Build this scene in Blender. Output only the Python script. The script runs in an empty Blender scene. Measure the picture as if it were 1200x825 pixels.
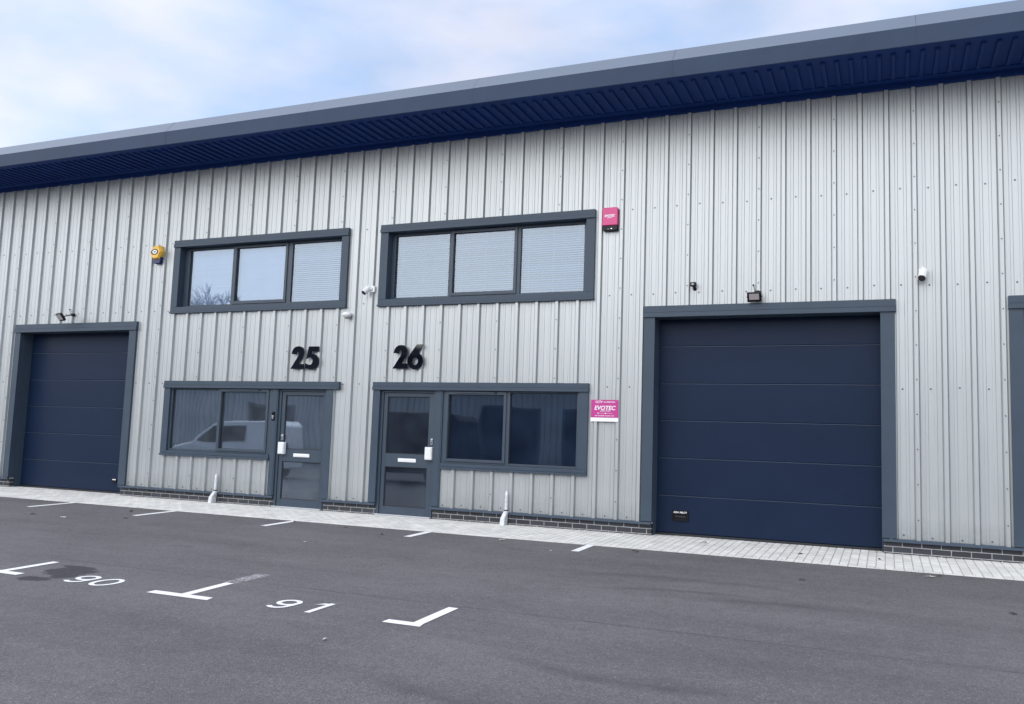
import bpy, bmesh, math, random
from math import radians as R, sin, cos, pi
from mathutils import Vector, Matrix
random.seed(7)
SC = bpy.context.scene
COL = SC.collection

# ------------------------------------------------------------------ camera
cam = bpy.data.cameras.new('camera'); co = bpy.data.objects.new('camera', cam); COL.objects.link(co); SC.camera = co
F = Vector((-0.39339707, 0.91380267, 0.10101202)); RT = Vector((0.91933191, 0.39198219, 0.03433359)); UP = Vector((0.00822078, -0.10637031, 0.9942926))
co.matrix_world = Matrix(((RT.x, UP.x, -F.x, 10.629455), (RT.y, UP.y, -F.y, -12.472273), (RT.z, UP.z, -F.z, 1.281482), (0, 0, 0, 1)))
cam.sensor_width = 36; cam.lens = 36 * 1024.37 / 1200
cam.clip_start = 0.05; cam.clip_end = 3000
SC.render.resolution_x = 1024; SC.render.resolution_y = 704

# ------------------------------------------------------------------ sky and light
SUN_EL, SUN_AZ = R(28), R(203)      # azimuth clockwise from +Y
w = bpy.data.worlds.new('World'); SC.world = w; w.use_nodes = True
nt = w.node_tree; nt.nodes.clear()
def N(t, kind, **k):
    n = t.nodes.new(kind)
    for a, b in k.items():
        if a in n.inputs.keys() if isinstance(a, str) else False: n.inputs[a].default_value = b
        else: setattr(n, a, b)
    return n
sky = nt.nodes.new('ShaderNodeTexSky'); sky.sky_type = 'NISHITA'; sky.sun_disc = False
sky.sun_elevation = SUN_EL; sky.sun_rotation = SUN_AZ; sky.altitude = 100; sky.air_density = 1.0; sky.dust_density = 1.0
bg1 = nt.nodes.new('ShaderNodeBackground'); bg1.inputs['Strength'].default_value = 0.09
bg2 = nt.nodes.new('ShaderNodeBackground'); bg2.inputs['Strength'].default_value = 1.0
nt.links.new(sky.outputs[0], bg1.inputs['Color'])
tc = nt.nodes.new('ShaderNodeTexCoord')
mp = nt.nodes.new('ShaderNodeMapping'); mp.inputs['Scale'].default_value = (1.3, 1.3, 3.2); mp.inputs['Location'].default_value = (3.1, 0.4, 0.2)
nt.links.new(tc.outputs['Generated'], mp.inputs['Vector'])
nz = nt.nodes.new('ShaderNodeTexNoise'); nz.inputs['Scale'].default_value = 2.2; nz.inputs['Detail'].default_value = 6; nz.inputs['Roughness'].default_value = 0.5; nz.inputs['Distortion'].default_value = 0.3
nt.links.new(mp.outputs[0], nz.inputs['Vector'])
rp = nt.nodes.new('ShaderNodeValToRGB'); rp.color_ramp.elements[0].position = 0.36; rp.color_ramp.elements[0].color = (0.7, 0.7, 0.7, 1); rp.color_ramp.elements[1].position = 0.62; rp.color_ramp.elements[1].color = (0.95, 0.95, 0.95, 1)
nt.links.new(nz.outputs['Fac'], rp.inputs['Fac'])
# cloud colour: cool at the thin places, warm white at the thick ones
nz2 = nt.nodes.new('ShaderNodeTexNoise'); nz2.inputs['Scale'].default_value = 2.6; nz2.inputs['Detail'].default_value = 5
nt.links.new(mp.outputs[0], nz2.inputs['Vector'])
rc = nt.nodes.new('ShaderNodeValToRGB'); rc.color_ramp.elements[0].position = 0.40; rc.color_ramp.elements[0].color = (0.36, 0.475, 0.69, 1); rc.color_ramp.elements[1].position = 0.62; rc.color_ramp.elements[1].color = (0.565, 0.585, 0.685, 1)
nt.links.new(nz2.outputs['Fac'], rc.inputs['Fac']); # thin cloud glows round the hidden sun, behind the camera
dotn = nt.nodes.new('ShaderNodeVectorMath'); dotn.operation = 'DOT_PRODUCT'; dotn.inputs[1].default_value = (sin(SUN_AZ) * cos(SUN_EL), cos(SUN_AZ) * cos(SUN_EL), sin(SUN_EL))
nt.links.new(tc.outputs['Generated'], dotn.inputs[0])
glow = nt.nodes.new('ShaderNodeMapRange'); glow.interpolation_type = 'SMOOTHSTEP'; glow.inputs['From Min'].default_value = -0.3; glow.inputs['From Max'].default_value = 1.0; glow.inputs['To Min'].default_value = 1.0; glow.inputs['To Max'].default_value = 1.9
warm = nt.nodes.new('ShaderNodeMapRange'); warm.interpolation_type = 'SMOOTHSTEP'; warm.inputs['From Min'].default_value = -0.3; warm.inputs['From Max'].default_value = 0.7
nt.links.new(dotn.outputs['Value'], warm.inputs['Value'])
wmx = nt.nodes.new('ShaderNodeMix'); wmx.data_type = 'RGBA'; nt.links.new(warm.outputs[0], wmx.inputs[0]); nt.links.new(rc.outputs[0], wmx.inputs[6]); wmx.inputs[7].default_value = (0.53, 0.56, 0.62, 1); nt.links.new(wmx.outputs[2], bg2.inputs['Color'])
nt.links.new(dotn.outputs['Value'], glow.inputs['Value']); nt.links.new(glow.outputs[0], bg2.inputs['Strength'])
mx = nt.nodes.new('ShaderNodeMixShader'); out = nt.nodes.new('ShaderNodeOutputWorld')
nt.links.new(rp.outputs[0], mx.inputs[0]); nt.links.new(bg1.outputs[0], mx.inputs[1]); nt.links.new(bg2.outputs[0], mx.inputs[2]); nt.links.new(mx.outputs[0], out.inputs[0])
sl = bpy.data.lights.new('sun', 'SUN'); sl.energy = 1.4; sl.angle = R(84); sl.color = (1.0, 0.97, 0.93)
so = bpy.data.objects.new('sun', sl); COL.objects.link(so)
sd = Vector((sin(SUN_AZ) * cos(SUN_EL), cos(SUN_AZ) * cos(SUN_EL), sin(SUN_EL)))
so.rotation_euler = sd.to_track_quat('Z', 'Y').to_euler(); so.location = (0, -20, 30)
SC.view_settings.view_transform = 'Standard'; SC.view_settings.look = 'None'; SC.view_settings.exposure = 0.68; SC.view_settings.gamma = 1
SC.render.engine = 'CYCLES'; SC.cycles.max_bounces = 8; SC.cycles.transparent_max_bounces = 12

# ------------------------------------------------------------------ materials
MAT = {}
def mat(name, col, rough=0.5, metal=0.0, noise=None, bump=None, spec=0.5, coords='Object', scale=(1, 1, 1)):
    """noise = (scale, amount[, col2]) varies the colour; bump = (scale, strength, distance)"""
    m = bpy.data.materials.new(name); m.use_nodes = True; t = m.node_tree; b = t.nodes['Principled BSDF']
    b.inputs['Base Color'].default_value = (*col, 1); b.inputs['Roughness'].default_value = rough; b.inputs['Metallic'].default_value = metal
    b.inputs['Specular IOR Level'].default_value = spec
    if noise or bump:
        tcn = t.nodes.new('ShaderNodeTexCoord'); mp = t.nodes.new('ShaderNodeMapping'); mp.inputs['Scale'].default_value = scale
        t.links.new(tcn.outputs[coords], mp.inputs['Vector'])
    if noise:
        n = t.nodes.new('ShaderNodeTexNoise'); n.inputs['Scale'].default_value = noise[0]; n.inputs['Detail'].default_value = 8; n.inputs['Roughness'].default_value = 0.62
        t.links.new(mp.outputs[0], n.inputs['Vector'])
        r = t.nodes.new('ShaderNodeValToRGB'); r.color_ramp.elements[0].position = 0.3; r.color_ramp.elements[1].position = 0.7
        a = noise[1]; c2 = noise[2] if len(noise) > 2 else tuple(min(1, c * (1 + a)) for c in col)
        r.color_ramp.elements[0].color = (*[c * (1 - a) for c in col], 1); r.color_ramp.elements[1].color = (*c2, 1)
        t.links.new(n.outputs['Fac'], r.inputs[0]); t.links.new(r.outputs[0], b.inputs['Base Color'])
        mr = t.nodes.new('ShaderNodeMapRange'); mr.inputs['To Min'].default_value = rough - 0.07; mr.inputs['To Max'].default_value = min(1, rough + 0.1)
        t.links.new(n.outputs['Fac'], mr.inputs['Value']); t.links.new(mr.outputs[0], b.inputs['Roughness'])
    if bump:
        n = t.nodes.new('ShaderNodeTexNoise'); n.inputs['Scale'].default_value = bump[0]; n.inputs['Detail'].default_value = 4
        t.links.new(mp.outputs[0], n.inputs['Vector'])
        bp = t.nodes.new('ShaderNodeBump'); bp.inputs['Strength'].default_value = bump[1]; bp.inputs['Distance'].default_value = bump[2]
        t.links.new(n.outputs['Fac'], bp.inputs['Height']); t.links.new(bp.outputs[0], b.inputs['Normal'])
    MAT[name] = m
    return m
def island_tint(m, amt):
    """each brick or block of the mesh takes its own tone"""
    t = m.node_tree; b = t.nodes['Principled BSDF']; g = t.nodes.new('ShaderNodeNewGeometry')
    mr = t.nodes.new('ShaderNodeMapRange'); mr.inputs['To Min'].default_value = 1 - amt; mr.inputs['To Max'].default_value = 1 + amt
    t.links.new(g.outputs['Random Per Island'], mr.inputs['Value'])
    v = t.nodes.new('ShaderNodeVectorMath'); v.operation = 'SCALE'
    l = b.inputs['Base Color'].links[0]; t.links.new(l.from_socket, v.inputs[0]); t.links.new(mr.outputs[0], v.inputs['Scale']); t.links.new(v.outputs[0], b.inputs['Base Color'])

mat('cladding', (0.440, 0.464, 0.470), 0.40, 0.50, noise=(1.1, 0.04, (0.470, 0.494, 0.500)), bump=(2.5, 0.12, 0.01), scale=(1, 1, 0.35))
def weather_cladding():
    m = MAT['cladding']; t = m.node_tree; b = t.nodes['Principled BSDF']; L = t.links
    tcn = t.nodes.new('ShaderNodeTexCoord'); sp = t.nodes.new('ShaderNodeSeparateXYZ'); L.new(tcn.outputs['Object'], sp.inputs[0])
    def mth(op, a, c=None, cl=False):
        x = t.nodes.new('ShaderNodeMath'); x.operation = op; x.use_clamp = cl
        for i, v in enumerate((a, c)):
            if v is None: continue
            if isinstance(v, (int, float)): x.inputs[i].default_value = v
            else: L.new(v, x.inputs[i])
        return x.outputs[0]
    def noise(scale, vecscale, d=6):
        mpp = t.nodes.new('ShaderNodeMapping'); mpp.inputs['Scale'].default_value = vecscale; L.new(tcn.outputs['Object'], mpp.inputs[0])
        n = t.nodes.new('ShaderNodeTexNoise'); n.inputs['Scale'].default_value = scale; n.inputs['Detail'].default_value = d; n.inputs['Roughness'].default_value = 0.65; L.new(mpp.outputs[0], n.inputs[0]); return n.outputs['Fac']
    wn = t.nodes.new('ShaderNodeTexWhiteNoise'); wn.noise_dimensions = '1D'      # each sheet is a hair lighter or darker
    L.new(mth('FLOOR', mth('ADD', sp.outputs[0], 0.03)), wn.inputs['W'])
    sheet = mth('ADD', mth('MULTIPLY', wn.outputs['Value'], 0.05), 0.975)
    streak = mth('MULTIPLY', mth('SUBTRACT', noise(9, (1, 1, 0.07)), 0.5, False), 0.10)
    run = mth('MULTIPLY', mth('SUBTRACT', noise(26, (1, 1, 0.03), 3), 0.60, False), 0.9, True)
    splash = mth('MULTIPLY', mth('DIVIDE', mth('SUBTRACT', mth('ADD', 0.34, mth('MULTIPLY', noise(7, (1, 1, 1)), 0.30)), sp.outputs[2]), 0.30, True), mth('MULTIPLY', noise(22, (1, 1, 1)), 0.36))
    fac = mth('SUBTRACT', mth('SUBTRACT', mth('ADD', sheet, streak), mth('MULTIPLY', run, 0.13)), splash)
    v = t.nodes.new('ShaderNodeVectorMath'); v.operation = 'SCALE'; l = b.inputs['Base Color'].links[0]
    L.new(l.from_socket, v.inputs[0]); L.new(fac, v.inputs['Scale']); L.new(v.outputs[0], b.inputs['Base Color'])
weather_cladding()
mat('door_seam', (0.036, 0.056, 0.098), 0.5)
mat('screw', (0.11, 0.12, 0.14), 0.5, 0.5)
mat('trim', (0.047, 0.068, 0.098), 0.45, 0.0, spec=0.3, noise=(3, 0.08), bump=(3, 0.1, 0.01))
mat('frame', (0.045, 0.065, 0.092), 0.4, 0.0, spec=0.4, noise=(4, 0.05))
mat('door_panel', (0.0078, 0.0180, 0.046), 0.42, 0.0, spec=0.16, noise=(1.6, 0.07), bump=(220, 0.12, 0.002))
mat('soffit', (0.010, 0.043, 0.195), 0.6, 0.0, spec=0.2, noise=(2, 0.1))
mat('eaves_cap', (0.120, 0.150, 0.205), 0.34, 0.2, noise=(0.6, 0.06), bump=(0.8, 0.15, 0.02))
mat('fascia', (0.033, 0.053, 0.096), 0.5, 0.0, spec=0.15, noise=(0.9, 0.14), bump=(0.8, 0.15, 0.02))
mat('rubber', (0.015, 0.016, 0.02), 0.6)
mat('brick', (0.030, 0.033, 0.041), 0.6, noise=(30, 0.22), bump=(60, 0.4, 0.004)); island_tint(MAT['brick'], 0.28)
mat('mortar', (0.42, 0.43, 0.44), 0.9, noise=(25, 0.25), bump=(80, 0.4, 0.004))
mat('white_plastic', (0.78, 0.79, 0.80), 0.4)
mat('pipe_white', (0.66, 0.68, 0.70), 0.5, noise=(18, 0.22), bump=(12, 0.2, 0.005))
mat('black_plastic', (0.005, 0.006, 0.010), 0.4, spec=0.25)
mat('dark_blue_plastic', (0.008, 0.02, 0.11), 0.4)
mat('number_face', (0.002, 0.003, 0.008), 0.04, spec=0.6)
mat('yellow', (0.80, 0.47, 0.07), 0.4, noise=(9, 0.12))
mat('pink', (0.62, 0.055, 0.22), 0.38, noise=(6, 0.05))
mat('sign_pink', (0.50, 0.035, 0.25), 0.35)
mat('sign_white', (0.85, 0.85, 0.88), 0.4)
mat('steel', (0.62, 0.64, 0.67), 0.3, 0.9)
mat('lens', (0.004, 0.004, 0.006), 0.08)
mat('led_glass', (0.36, 0.33, 0.33), 0.2, noise=(60, 0.2))
mat('blind', (0.64, 0.67, 0.71), 0.5)
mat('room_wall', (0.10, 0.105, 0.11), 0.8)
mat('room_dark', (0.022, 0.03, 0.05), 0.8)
mat('room_floor', (0.07, 0.075, 0.08), 0.8)
mat('sill', (0.36, 0.38, 0.40), 0.6)
mat('van_white', (0.88, 0.89, 0.90), 0.25)
mat('van_dark', (0.012, 0.016, 0.028), 0.6, spec=0.1)
mat('tyre', (0.012, 0.012, 0.013), 0.8)
mat('car_window', (0.006, 0.007, 0.009), 0.35, spec=0.2)
mat('rim', (0.45, 0.46, 0.48), 0.35, 0.7)
mat('bark', (0.10, 0.085, 0.07), 0.9)
mat('leaf_brown', (0.035, 0.024, 0.018), 0.8, noise=(60, 0.35))
mat('leaf_pale', (0.42, 0.38, 0.34), 0.8, noise=(60, 0.25))
mat('roof_sheet', (0.20, 0.22, 0.25), 0.5, 0.2)

def glass(name, tint, refl, coat=0.01, warp=0.0, haze=0.06, haze_col=(0.33, 0.40, 0.50)):  # paints a diffuse haze into the glass to lift its dark tone
    m = bpy.data.materials.new(name); m.use_nodes = True; t = m.node_tree; t.nodes.clear()
    o = t.nodes.new('ShaderNodeOutputMaterial'); tr = t.nodes.new('ShaderNodeBsdfTransparent'); gl = t.nodes.new('ShaderNodeBsdfGlossy'); mxx = t.nodes.new('ShaderNodeMixShader')
    tr.inputs[0].default_value = (*tint, 1); gl.inputs['Color'].default_value = (0.74, 0.86, 1, 1); gl.inputs['Roughness'].default_value = coat
    fr = t.nodes.new('ShaderNodeFresnel'); fr.inputs['IOR'].default_value = 1.5
    mr = t.nodes.new('ShaderNodeMapRange'); mr.inputs['From Min'].default_value = 0.04; mr.inputs['To Min'].default_value = refl; mr.inputs['To Max'].default_value = 1
    t.links.new(fr.outputs[0], mr.inputs['Value']); t.links.new(mr.outputs[0], mxx.inputs[0])
    t.links.new(tr.outputs[0], mxx.inputs[1]); t.links.new(gl.outputs[0], mxx.inputs[2]); haze_sh = t.nodes.new('ShaderNodeBsdfDiffuse'); haze_sh.inputs[0].default_value = (*haze_col, 1); m2 = t.nodes.new('ShaderNodeMixShader')
    tcf = t.nodes.new('ShaderNodeTexCoord'); nf = t.nodes.new('ShaderNodeTexNoise'); nf.inputs['Scale'].default_value = 2.2; nf.inputs['Detail'].default_value = 6; t.links.new(tcf.outputs['Object'], nf.inputs[0])
    mf = t.nodes.new('ShaderNodeMapRange'); mf.inputs['From Min'].default_value = 0.3; mf.inputs['From Max'].default_value = 0.7; mf.inputs['To Min'].default_value = haze * 0.6; mf.inputs['To Max'].default_value = haze * 1.4
    t.links.new(nf.outputs['Fac'], mf.inputs['Value']); t.links.new(mf.outputs[0], m2.inputs[0]); t.links.new(mxx.outputs[0], m2.inputs[1]); t.links.new(haze_sh.outputs[0], m2.inputs[2]); t.links.new(m2.outputs[0], o.inputs[0])
    if warp:
        tcn = t.nodes.new('ShaderNodeTexCoord'); n = t.nodes.new('ShaderNodeTexNoise'); n.inputs['Scale'].default_value = 1.6; n.inputs['Detail'].default_value = 0
        bp = t.nodes.new('ShaderNodeBump'); bp.inputs['Strength'].default_value = 1; bp.inputs['Distance'].default_value = warp
        t.links.new(tcn.outputs['Object'], n.inputs['Vector']); t.links.new(n.outputs['Fac'], bp.inputs['Height']); t.links.new(bp.outputs[0], gl.inputs['Normal'])
    MAT[name] = m
glass('glass_upper', (0.58, 0.70, 0.86), 0.165, 0.01, 0.002)
glass('glass_lower', (0.50, 0.60, 0.72), 0.34, 0.02, 0.0018, 0.11)
glass('glass_blue', (0.35, 0.50, 0.85), 0.20, 0.02, 0.0018, 0.11, (0.085, 0.14, 0.27))
glass('glass_grey', (0.45, 0.52, 0.62), 0.24, 0.02, 0.0018, 0.07, (0.24, 0.31, 0.44))
glass('glass_car', (0.3, 0.34, 0.36), 0.2, 0.01)

# ---- asphalt
def asphalt():
    m = mat('asphalt', (0.1, 0.1, 0.11), 0.86); t = m.node_tree; b = t.nodes['Principled BSDF']; L = t.links
    tcn = t.nodes.new('ShaderNodeTexCoord'); P = tcn.outputs['Object']
    def noise(s, d=6, r=0.6, vec=None, dist=0):
        n = t.nodes.new('ShaderNodeTexNoise'); n.inputs['Scale'].default_value = s; n.inputs['Detail'].default_value = d; n.inputs['Roughness'].default_value = r; n.inputs['Distortion'].default_value = dist
        L.new(vec or P, n.inputs['Vector']); return n.outputs['Fac']
    def ramp(v, p0, c0, p1, c1):
        r = t.nodes.new('ShaderNodeValToRGB'); r.color_ramp.elements[0].position = p0; r.color_ramp.elements[1].position = p1
        r.color_ramp.elements[0].color = (*c0, 1); r.color_ramp.elements[1].color = (*c1, 1); L.new(v, r.inputs[0]); return r.outputs[0]
    def mul(a, c):
        x = t.nodes.new('ShaderNodeMix'); x.data_type = 'RGBA'; x.blend_type = 'MULTIPLY'; x.inputs[0].default_value = 1; L.new(a, x.inputs[6]); L.new(c, x.inputs[7]); return x.outputs[2]
    def mixf(f, a, c):
        x = t.nodes.new('ShaderNodeMix'); x.data_type = 'RGBA'; L.new(f, x.inputs[0])
        for s, v in ((6, a), (7, c)):
            if isinstance(v, tuple): x.inputs[s].default_value = (*v, 1)
            else: L.new(v, x.inputs[s])
        return x.outputs[2]
    g = lambda v: (v, v, v)
    def mth(op, a, c=None, cl=False):
        x = t.nodes.new('ShaderNodeMath'); x.operation = op; x.use_clamp = cl
        for i, v in enumerate((a, c)):
            if v is None: continue
            if isinstance(v, (int, float)): x.inputs[i].default_value = v
            else: L.new(v, x.inputs[i])
        return x.outputs[0]
    base = ramp(noise(0.42, 9, 0.62), 0.3, (0.100, 0.096, 0.102), 0.7, (0.140, 0.134, 0.140))
    # stone grains: small voronoi cells, some pale, some dark
    vo = t.nodes.new('ShaderNodeTexVoronoi'); vo.inputs['Scale'].default_value = 130; L.new(P, vo.inputs['Vector'])
    sep = t.nodes.new('ShaderNodeSeparateColor'); L.new(vo.outputs['Color'], sep.inputs[0])
    base = mul(base, ramp(sep.outputs[0], 0.0, g(0.70), 1.0, g(1.30)))
    vo3 = t.nodes.new('ShaderNodeTexVoronoi'); vo3.inputs['Scale'].default_value = 38; L.new(P, vo3.inputs['Vector'])
    sep3 = t.nodes.new('ShaderNodeSeparateColor'); L.new(vo3.outputs['Color'], sep3.inputs[0])
    base = mul(base, ramp(sep3.outputs[1], 0.0, g(0.93), 1.0, g(1.07)))
    base = mixf(mth('GREATER_THAN', sep.outputs[1], 0.985), base, (0.24, 0.24, 0.25))
    base = mul(base, ramp(noise(7, 5, 0.7), 0.3, g(0.9), 0.7, g(1.08)))
    # streaks of wear along the wall and soft tyre scuffs
    mpp = t.nodes.new('ShaderNodeMapping'); mpp.inputs['Scale'].default_value = (0.25, 1.6, 1); L.new(P, mpp.inputs['Vector'])
    base = mul(base, ramp(noise(1.1, 7, 0.65, mpp.outputs[0], 0.6), 0.34, g(0.86), 0.62, g(1.05)))
    sx = t.nodes.new('ShaderNodeSeparateXYZ'); L.new(P, sx.inputs[0]); X, Y = sx.outputs[0], sx.outputs[1]
    wob = mth('MULTIPLY', mth('SUBTRACT', noise(3.5, 5, 0.7), 0.5), 1.0)
    def blob(cx, cy, rx, ry, soft, wa=1.0):
        dx = mth('DIVIDE', mth('SUBTRACT', X, cx), rx); dy = mth('DIVIDE', mth('SUBTRACT', Y, cy), ry)
        d = mth('SQRT', mth('ADD', mth('MULTIPLY', dx, dx), mth('MULTIPLY', dy, dy)))
        d = mth('ADD', d, mth('MULTIPLY', wob, wa))
        return mth('DIVIDE', mth('SUBTRACT', 1.0, d), soft, True)
    def arc(cx, cy, r, wd, x0, x1):
        dx = mth('SUBTRACT', X, cx); dy = mth('SUBTRACT', Y, cy)
        d = mth('ABSOLUTE', mth('SUBTRACT', mth('SQRT', mth('ADD', mth('MULTIPLY', dx, dx), mth('MULTIPLY', dy, dy))), r))
        band = mth('DIVIDE', mth('SUBTRACT', wd, d), wd, True)
        e0 = mth('DIVIDE', mth('SUBTRACT', X, x0), 0.4, True); e1 = mth('DIVIDE', mth('SUBTRACT', x1, X), 0.4, True)
        return mth('MULTIPLY', mth('MULTIPLY', band, e0), e1)
    # oil stain
    fin = mth('MULTIPLY', mth('SUBTRACT', noise(11, 6, 0.75), 0.5), 1.5)
    st = mth('MAXIMUM', blob(3.24, -6.10, 0.34, 0.24, 0.45, 1.5), blob(3.24, -6.52, 0.22, 0.13, 0.5, 1.5))
    st = mth('MAXIMUM', st, blob(3.12, -5.88, 0.30, 0.09, 0.5, 1.5))
    st = mth('MAXIMUM', st, blob(3.40, -6.28, 0.16, 0.16, 0.5, 1.2))
    st = mth('DIVIDE', mth('SUBTRACT', mth('ADD', st, mth('MULTIPLY', fin, 0.9)), 0.25), 0.3, True)
    base = mixf(mth('MULTIPLY', st, mth('ADD', 0.55, mth('MULTIPLY', noise(14, 4), 0.6))), base, (0.028, 0.026, 0.036))
    st2 = mth('MAXIMUM', blob(1.15, -4.05, 0.22, 0.10, 0.5, 1.2), blob(2.9, -4.25, 0.25, 0.07, 0.5, 1.2))
    st2 = mth('MAXIMUM', st2, blob(6.5, -2.3, 0.25, 0.08, 0.5, 1.2))
    base = mixf(mth('MULTIPLY', st2, 0.35), base, (0.045, 0.043, 0.055))
    tr = arc(9.2, -5.2, 1.9, 0.13, 8.2, 9.9)
    for a in ((8.6, -5.6, 2.3, 0.16, 7.6, 9.4), (9.9, -6.6, 2.5, 0.11, 9.0, 10.4), (9.3, -6.8, 2.9, 0.10, 8.0, 9.5)): tr = mth('MAXIMUM', tr, arc(*a))
    base = mixf(mth('MULTIPLY', tr, mth('MULTIPLY', noise(6, 4), 1.0)), base, (0.045, 0.043, 0.052))
    # construction joint between two asphalt lanes, fading in places
    yj = mth('ADD', mth('ADD', Y, 5.62), mth('MULTIPLY', wob, 0.05))
    jl = mth('DIVIDE', mth('SUBTRACT', 0.022, mth('ABSOLUTE', yj)), 0.018, True)
    jl = mth('MULTIPLY', jl, mth('MULTIPLY', mth('SUBTRACT', noise(1.3, 5, 0.7), 0.36), 4.0, True))
    base = mixf(mth('MULTIPLY', jl, 0.6), base, (0.03, 0.03, 0.036))
    # worn-off old line behind the middle T
    gx = mth('DIVIDE', mth('SUBTRACT', 0.13, mth('ABSOLUTE', mth('SUBTRACT', X, 4.925))), 0.06, True)
    gy = mth('MULTIPLY', mth('DIVIDE', mth('ADD', Y, 5.79), 0.02, True), mth('DIVIDE', mth('SUBTRACT', -5.02, Y), 0.25, True))
    gh = mth('GREATER_THAN', mth('MULTIPLY', mth('MULTIPLY', gx, gy), mth('ADD', noise(30, 4, 0.9), mth('MULTIPLY', wob, 0.3))), 0.50)
    base = mixf(mth('MULTIPLY', gh, 0.85), base, (0.42, 0.42, 0.43))
    # pale dusty scatter nearer the camera
    du = blob(7.6, -8.1, 1.6, 0.5, 0.9, 1.0)
    base = mixf(mth('MULTIPLY', mth('MULTIPLY', du, mth('GREATER_THAN', noise(70, 2, 0.8), 0.6)), 0.5), base, (0.26, 0.26, 0.28))
    L.new(base, b.inputs['Base Color'])
    bp = t.nodes.new('ShaderNodeBump'); bp.inputs['Strength'].default_value = 0.4; bp.inputs['Distance'].default_value = 0.004
    hh = mth('ADD', mth('MULTIPLY', vo.outputs['Distance'], -1.0), mth('MULTIPLY', noise(40, 3), 0.6))
    L.new(hh, bp.inputs['Height']); L.new(bp.outputs[0], b.inputs['Normal'])
asphalt()
mat('paver', (0.68, 0.672, 0.645), 0.82, noise=(2.6, 0.14, (0.77, 0.76, 0.73)), bump=(120, 0.3, 0.003)); island_tint(MAT['paver'], 0.07)
mat('paver_joint', (0.42, 0.41, 0.39), 0.95, noise=(20, 0.3))
mat('road_paint', (0.86, 0.86, 0.87), 0.6, noise=(35, 0.06, (0.90, 0.90, 0.90)), bump=(150, 0.4, 0.003))
def worn_paint():
    m = MAT['road_paint']; t = m.node_tree; b = t.nodes['Principled BSDF']; L = t.links
    tcn = t.nodes.new('ShaderNodeTexCoord'); n = t.nodes.new('ShaderNodeTexNoise'); n.inputs['Scale'].default_value = 120; n.inputs['Detail'].default_value = 3; L.new(tcn.outputs['Object'], n.inputs[0])
    r = t.nodes.new('ShaderNodeValToRGB'); r.color_ramp.elements[0].position = 0.70; r.color_ramp.elements[1].position = 0.74
    r.color_ramp.elements[0].color = (0, 0, 0, 1); r.color_ramp.elements[1].color = (0.75, 0.75, 0.75, 1); L.new(n.outputs['Fac'], r.inputs[0])
    x = t.nodes.new('ShaderNodeMix'); x.data_type = 'RGBA'; L.new(r.outputs[0], x.inputs[0]); L.new(b.inputs['Base Color'].links[0].from_socket, x.inputs[6]); x.inputs[7].default_value = (0.2, 0.2, 0.21, 1); L.new(x.outputs[2], b.inputs['Base Color'])
worn_paint()

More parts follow.
